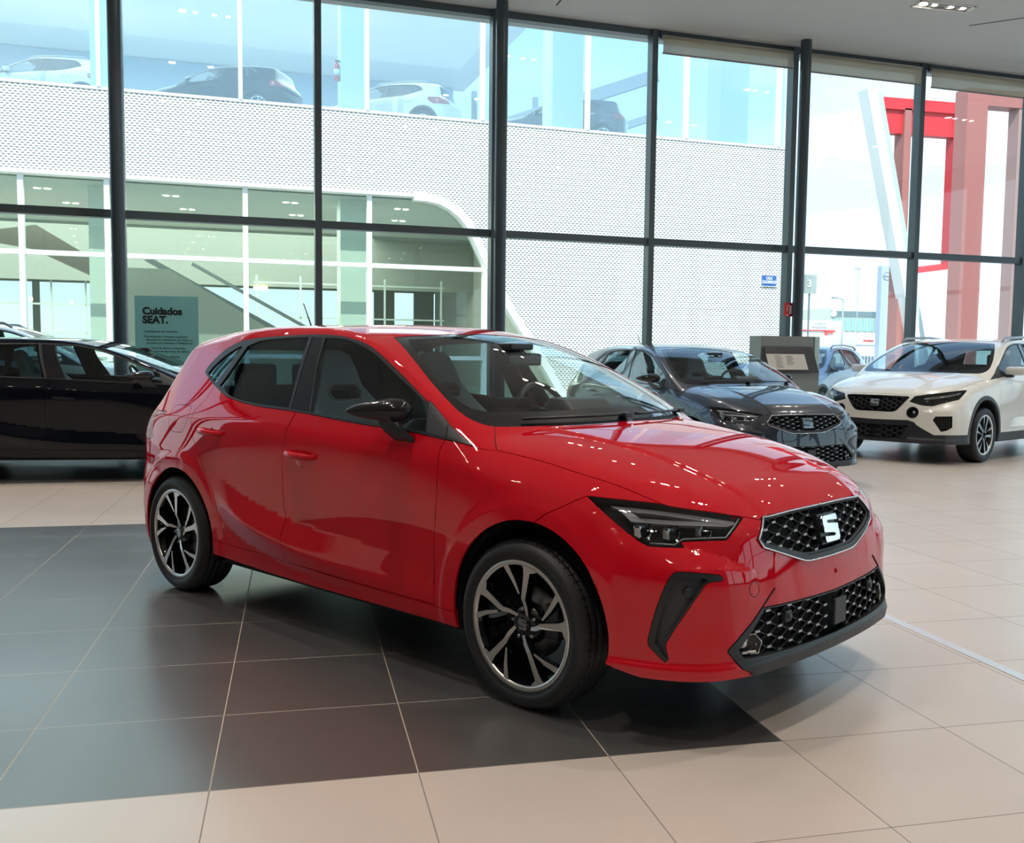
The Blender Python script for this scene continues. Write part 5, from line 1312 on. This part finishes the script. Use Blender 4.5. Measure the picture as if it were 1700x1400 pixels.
    def stair(b): b.bar((-.7, 4.3, 4.1), (4.4, 4.3, 1.3), .2, .16); b.bar((.6, 5.6, 4.1), (4.6, 5.6, 1.9), .2, .10)
    L('stair_stringer', mat('stair_grey', (.14, .17, .18), .5), stair)
    L('stair_soffit', mat('stair_soffit', (.24, .22, .20), .7), lambda b: b.prism([(-5.2, 4.5), (-3.9, 4.3), (-1.75, 3.3), (-1.75, 3.75), (-3.5, 4.8)], 3.0, 5.0))
    def inner(b):
        for u in (2.7, 4.2, 7.2, 9.3): b.box((u, 8, 2.6), (.06, .06, 2.8))
        for z in (3.75, 2.55): b.box((6.0, 8, z), (6.8, .06, .05))
        for u in (-6.2, -4.1, -3.0): b.box((u, 10, 2.2), (.06, .06, 3.6))
        for z in (4.0, 2.9, 1.9): b.box((-4.4, 10, z), (5.4, .06, .06))
    L('inner_glazing_bars', mat('inner_bar_white', (.60, .68, .66), .5), inner)
    L('counter', mat('counter_white', (.7, .7, .66), .5), lambda b: (b.box((6.2, 9.6, .6), (3.4, .7, 1.2)), b.box((-4.6, 11.5, .5), (2.6, .6, 1.0))))
    SPW = mat('shop_spot', (1, .95, .85), .5, emis=(1, .93, .8), es=22)
    for i, (u, v) in enumerate([(-3.2+3.3*a+.4*(q % 2), 2.2+2.6*q) for a in range(4) for q in range(3)]):
        for dx in (-.13, .13):
            b = MB(); b.lathe([(.0001, 0), (.085, 0)], 14, axis='z', c=(u+dx, v, 5.69)); b.build('shop_spotlight', SPW, bld)
    WG = mat('wall_glow_lamp', (1, .85, .5), .5, emis=(1, .75, .35), es=6)
    L('wall_lamp', WG, lambda b: (b.box((2.9, 9.3, 3.62), (.5, .08, .12)), b.box((-3.6, 11, 3.0), (.10, .1, .12)), b.box((-4.9, 11, 3.1), (.10, .1, .12))))
    # interior light of the two floors
    for (u, v, z, e, sx, sy) in ((-2, 6, 5.6, 1500, 18, 8), (-1, 7, 12.9, 1800, 24, 10)):
        l = bpy.data.lights.new('shop_light', 'AREA'); l.shape = 'RECTANGLE'; l.size = sx; l.size_y = sy; l.energy = e; l.color = (1, .97, .9)
        o = bpy.data.objects.new('shop_light', l); COL.objects.link(o); o.location = fp(u, V0+v, z); o.rotation_euler.z = A5
    # street name plate, extinguisher upstairs
    e = empty('street_name_plate', fp(18.14, V0-.06, 3.78), A5)
    b = MB(); b.box((0, 0, 0), (.60, .03, .38)); b.build('plate_border', mat('plate_white', (.8, .8, .8), .5), e)
    b = MB(); b.box((0, -.018, 0), (.55, .01, .33)); b.build('plate_face', mat('plate_blue', (.03, .12, .38), .4), e)
    wm = mat('sign_white', (.8, .82, .8), .5)
    text_obj('street_name', 'CALLE\nCALDEREROS', .105, wm, e, .004, .003, 'CENTER', loc=(0, -.028, .035), scale=(.80, 1.25, 1), space=.95)
    tag(e, 'small blue street name plate on the perforated facade near its right corner', 'sign')
    e = empty('fire_extinguisher', fp(4.62, V0+1.05, 9.0), A5)
    b = MB(); b.lathe([(.001, 0), (.08, .01), (.085, .05), (.085, .42), (.05, .50), (.02, .53)], 20, axis='z'); b.build('cylinder', mat('extinguisher_red', (.6, .02, .03), .3), e)
    b = MB(); b.lathe([(.0855, .15), (.0865, .15), (.0865, .32), (.0855, .32)], 20, axis='z'); b.build('label', wm, e)
    b = MB(); b.box((.02, 0, .56), (.14, .04, .05)); b.tube([(.05, -.03, .55), (.13, -.04, .48), (.13, -.03, .2)], .012, 8); b.build('hose_and_handle', mat('trim_black', (.02, .02, .02), .5), e)
    tag(e, 'red fire extinguisher on the pale column behind the upper floor glass', 'fire extinguisher')
    # slanted white pylon and red portals
    e = empty('leaning_pylon', (19.0, 24, 0))
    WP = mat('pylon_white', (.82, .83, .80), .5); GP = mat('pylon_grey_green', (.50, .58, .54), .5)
    def slab(b, x0, x1, z1, x2, x3, y0, y1): b.add([(x, y, z) for y in (y0, y1) for x, z in ((x2, 0), (x3, 0), (x1, z1), (x0, z1))], [(0, 1, 2, 3), (7, 6, 5, 4), (0, 4, 5, 1), (1, 5, 6, 2), (2, 6, 7, 3), (3, 7, 4, 0)])
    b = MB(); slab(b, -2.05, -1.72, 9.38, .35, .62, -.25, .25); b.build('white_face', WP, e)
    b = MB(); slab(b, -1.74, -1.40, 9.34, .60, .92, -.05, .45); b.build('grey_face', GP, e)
    tag(e, 'tall white pylon leaning to the left, beside the red portal frame', 'pylon')
    RD = mat('portal_red', (.68, .03, .04), .45); RP = mat('portal_red_glass_glare', (.42, .15, .13), .45)  # second red is dulled: reflection in the glass mixed into its colour
    e = empty('red_portal_frame', (19.0, 24.4, 0))
    b = MB(); b.box((.02, 0, 9.12), (3.05, .5, .34)); b.box((.02, 0, 8.6), (3.0, .3, .7)); b.build('top_beam', RD, e)
    b = MB(); b.box((-.35, 0, 4.5), (.24, .5, 9)); b.build('post', RP, e); b = MB(); b.box((1.45, 0, 6.6), (.16, .5, 4.7)); b.build('post', RD, e)
    b = MB(); b.box((.0, 0, 2.2), (.12, .3, 4.4)); b.bar((.0, 0, 4.08), (1.45, 0, 4.28), .2, .2); b.build('low_frame', RD, e)
    tag(e, 'bright red portal frame with hollow centre, right of the leaning white pylon', 'portal frame')
    e = empty('red_column_arch', (17.7, 20, 0))
    b = MB(); b.box((.0, 0, 4.2), (.62, .5, 8.4)); b.build('wide_post', RP, e)
    b = MB(); b.box((.85, 0, 8.2), (1.6, .45, .42)); b.build('arch_beam', RP, e)
    b = MB(); b.box((1.42, 0, 4.1), (.22, .4, 8.0)); b.build('slim_post', mat('portal_pink_glass_glare', (.42, .26, .24), .5), e)  # pinkish tone has the glass reflection painted in
    tag(e, 'wide red column and arch, glass reflection painted into its dull tone, right of the bright red portal', 'portal frame')
    # banner pillar with ring logo
    e = empty('banner_pillar', (31.9, 45, 0)); b = MB(); b.box((0, 0, 3.2), (.95, .4, 6.4)); b.build('panel', mat('banner_blue_grey', (.45, .52, .62), .5), e)
    b = MB(); b.lathe([(.20, -.22), (.24, -.22), (.24, -.20), (.20, -.20)], 24, c=(-.15, 0, 5.85)); b.box((-.15, -.22, 5.85), (.5, .03, .06)); b.build('ring_emblem', mat('emblem_grey', (.3, .32, .36), .4), e)
    tag(e, 'pale blue advertising pillar with a ring emblem, behind the leaning pylon', 'advertising pillar')
    # distant buildings
    e = empty('haulage_building', (33.6, 55, 0)); b = MB(); b.box((.2, 2, 1.9), (3.0, 4, 3.8)); b.build('wall', WH, e)
    b = MB(); b.box((.0, -.06, 3.15), (2.4, .1, .07)); b.build('red_stripe', RD, e)
    b = MB(); b.box((.50, -.1, 2.35), (.14, .15, 1.5)); b.box((.75, -.1, 3.05), (.5, .1, .12)); b.box((.78, -.1, 2.6), (.34, .1, .3)); b.box((.74, -.1, 2.0), (.26, .1, .45)); b.build('red_sign', mat('sign_bright_red', (.75, .05, .04), .5), e)
    gm = mat('letter_grey', (.25, .28, .30), .6); text_obj('lettering', 'Transportes', .17, gm, e, .01, .002, loc=(-.35, -.08, 3.56)); text_obj('lettering', 'Excavaciones', .20, gm, e, .01, .003, loc=(-.5, -.08, 3.32))
    tag(e, 'distant white building lettered Transportes Excavaciones with a red stripe', 'building')
    e = empty('store_building', (34.3, 50, 0)); b = MB(); b.box((.9, 2, 1.4), (3.8, 4, 2.8)); b.build('wall', WH, e)
    b = MB(); b.box((-.3, -.05, 2.4), (1.5, .1, .42)); b.build('sign_board', WP, e); text_obj('lettering', 'BODEGA', .17, RD, e, .01, .006, loc=(-.62, -.12, 2.37))
    b = MB(); [b.box((-1.0+.22*i, -.03, 1.05), (.12, .1, .9)) for i in range(13)]; b.build('windows', mat('far_window', (.16, .22, .27), .3), e)
    tag(e, 'low distant white store with a red BODEGA sign', 'building')
    e = empty('glazed_building', (51.8, 80, 0)); b = MB(); b.box((0, 3, 3.05), (5.0, 6, 6.1)); b.build('wall', mat('far_pale_wall', (.62, .64, .52), .7), e)
    b = MB(); b.box((0, -.06, 5.55), (5.1, .1, .5)); b.build('dark_fascia', mat('far_fascia', (.14, .20, .22), .5), e)
    b = MB(); [b.box((-2.1+.62*i, -.05, 4.55), (.50, .1, 1.2)) for i in range(8)]; b.build('windows', mat('far_green_glass', (.28, .46, .45), .2), e)
    b = MB(); b.lathe([(.001, 0), (.30, 0), (.30, .1), (.001, .1)], 20, c=(-2.35, -.2, 5.5)); b.build('round_sign', WP, e)
    tag(e, 'distant green-glazed building with a dark fascia and a round white sign', 'building')
    e = empty('billboard', (18.82, 30, 0)); b = MB(); b.box((0, 0, 4.05), (.48, .06, .68)); b.build('panel', mat('billboard_grey_green', (.36, .42, .40), .6), e)
    b = MB(); b.bar((0, .05, 0), (0, .05, 3.75), .05, .05); b.build('post', DG, e); text_obj('numeral', '3', .36, wm, e, .006, .01, loc=(-.15, -.045, 3.95))
    tag(e, 'small grey-green sign with a white numeral 3 right of the column', 'sign')
    PM = mat('lamp_post_grey', (.35, .38, .40), .5)
    e = empty('street_lamp', (26.25, 40, 0)); b = MB(); b.tube([(0, 0, 0), (0, 0, 4.2)], .04, 8); b.build('pole', PM, e); b = MB(); b.tube([(0, 0, 4.18), (-.35, 0, 4.26), (-.68, 0, 4.22)], .02, 6); b.box((-.45, 0, 4.28), (.32, .10, .06)); b.build('lamp_arm', PM, e)
    tag(e, 'grey street lamp with a single arm to the left, beyond the kiosk', 'street lamp')
    e = empty('street_lamp', (39.5, 60, 0)); b = MB(); b.tube([(0, 0, 0), (0, 0, 7.7)], .035, 8); b.build('pole', PM, e); b = MB(); b.box((-.1, 0, 7.75), (.45, .12, .10)); b.build('lamp_head', PM, e)
    tag(e, 'tallest street lamp, a thin pale pole left of the leaning pylon', 'street lamp')
# ------------------------------------------------------------------ put the place together
M = car_mats()
build_room()
build_outside(M)
def place(o, x, y, rz, z=0, sc=(1, 1, 1)): o.location = (x, y, z); o.rotation_euler.z = rz; o.scale = sc
red, _ = build_hatch(M, 'red')
place(red, 1.7625, .955, -.9778)
tag(red, 'glossy red five-door hatchback in the foreground with black mirrors and two-tone wheels', 'car')
g = copy_tree(red, swap={'red_paint': M['navy']}); place(g, 5.015, 6.477, -1.398)
tag(g, 'dark grey hatchback parked behind the nose of the red car, facing the camera', 'car')
k = copy_tree(red, swap={'red_paint': M['black_paint']}); place(k, -.35, 8.30, -.06, 0, (1.16, 1.06, .985))
tag(k, 'glossy black car seen side-on at the left, in front of the teal notice board', 'car')
w = build_crossover(M, 'white'); place(w, 8.30, 8.69, -2.655, 0, (1.04, 1.20, 1.113))
tag(w, 'white crossover car with grey cladding at the right, facing left', 'car')
def extra(src, paint, x, y, rz, z, sc, label):
    c = copy_tree(src, swap={'white_paint': M[paint], 'red_paint': M[paint]}); place(c, x, y, rz, z, sc); tag(c, label, 'car'); return c
p = fp(11.9, 3.6, 0); extra(w, 'blue', p.x, p.y, -2.45, -.05, (1.12, 1.12, 1.12), 'steel blue car parked outside the glass, between the kiosk and the white crossover')
p = fp(-.3, 2.2, 0); extra(w, 'white', p.x, p.y, .1, -.05, (1.1, 1.08, 1.18), 'white car with roof rails parked outside, behind the teal notice board')
p = fp(5.4, 18.4, 7.9); extra(w, 'white', p.x, p.y, 2.62, 7.9, (1.14, 1.08, 1.16), 'white car with red tail lights behind the upper floor glass, mid picture')
p = fp(-4.6, 18.4, 7.9); extra(w, 'white', p.x, p.y, 2.9, 7.9, (1.1, 1.05, 1.1), 'white car behind the upper floor glass at the far left')
p = fp(.4, 17.6, 7.9); extra(red, 'black_paint', p.x, p.y, 2.7, 7.9, (1.12, 1.05, 1.05), 'dark car behind the upper floor glass, left of the extinguisher column')
p = fp(10.9, 17.8, 7.9); extra(red, 'navy', p.x, p.y, 2.75, 7.9, (1.12, 1.05, 1.12), 'dark car behind the upper floor glass, right of the middle column')
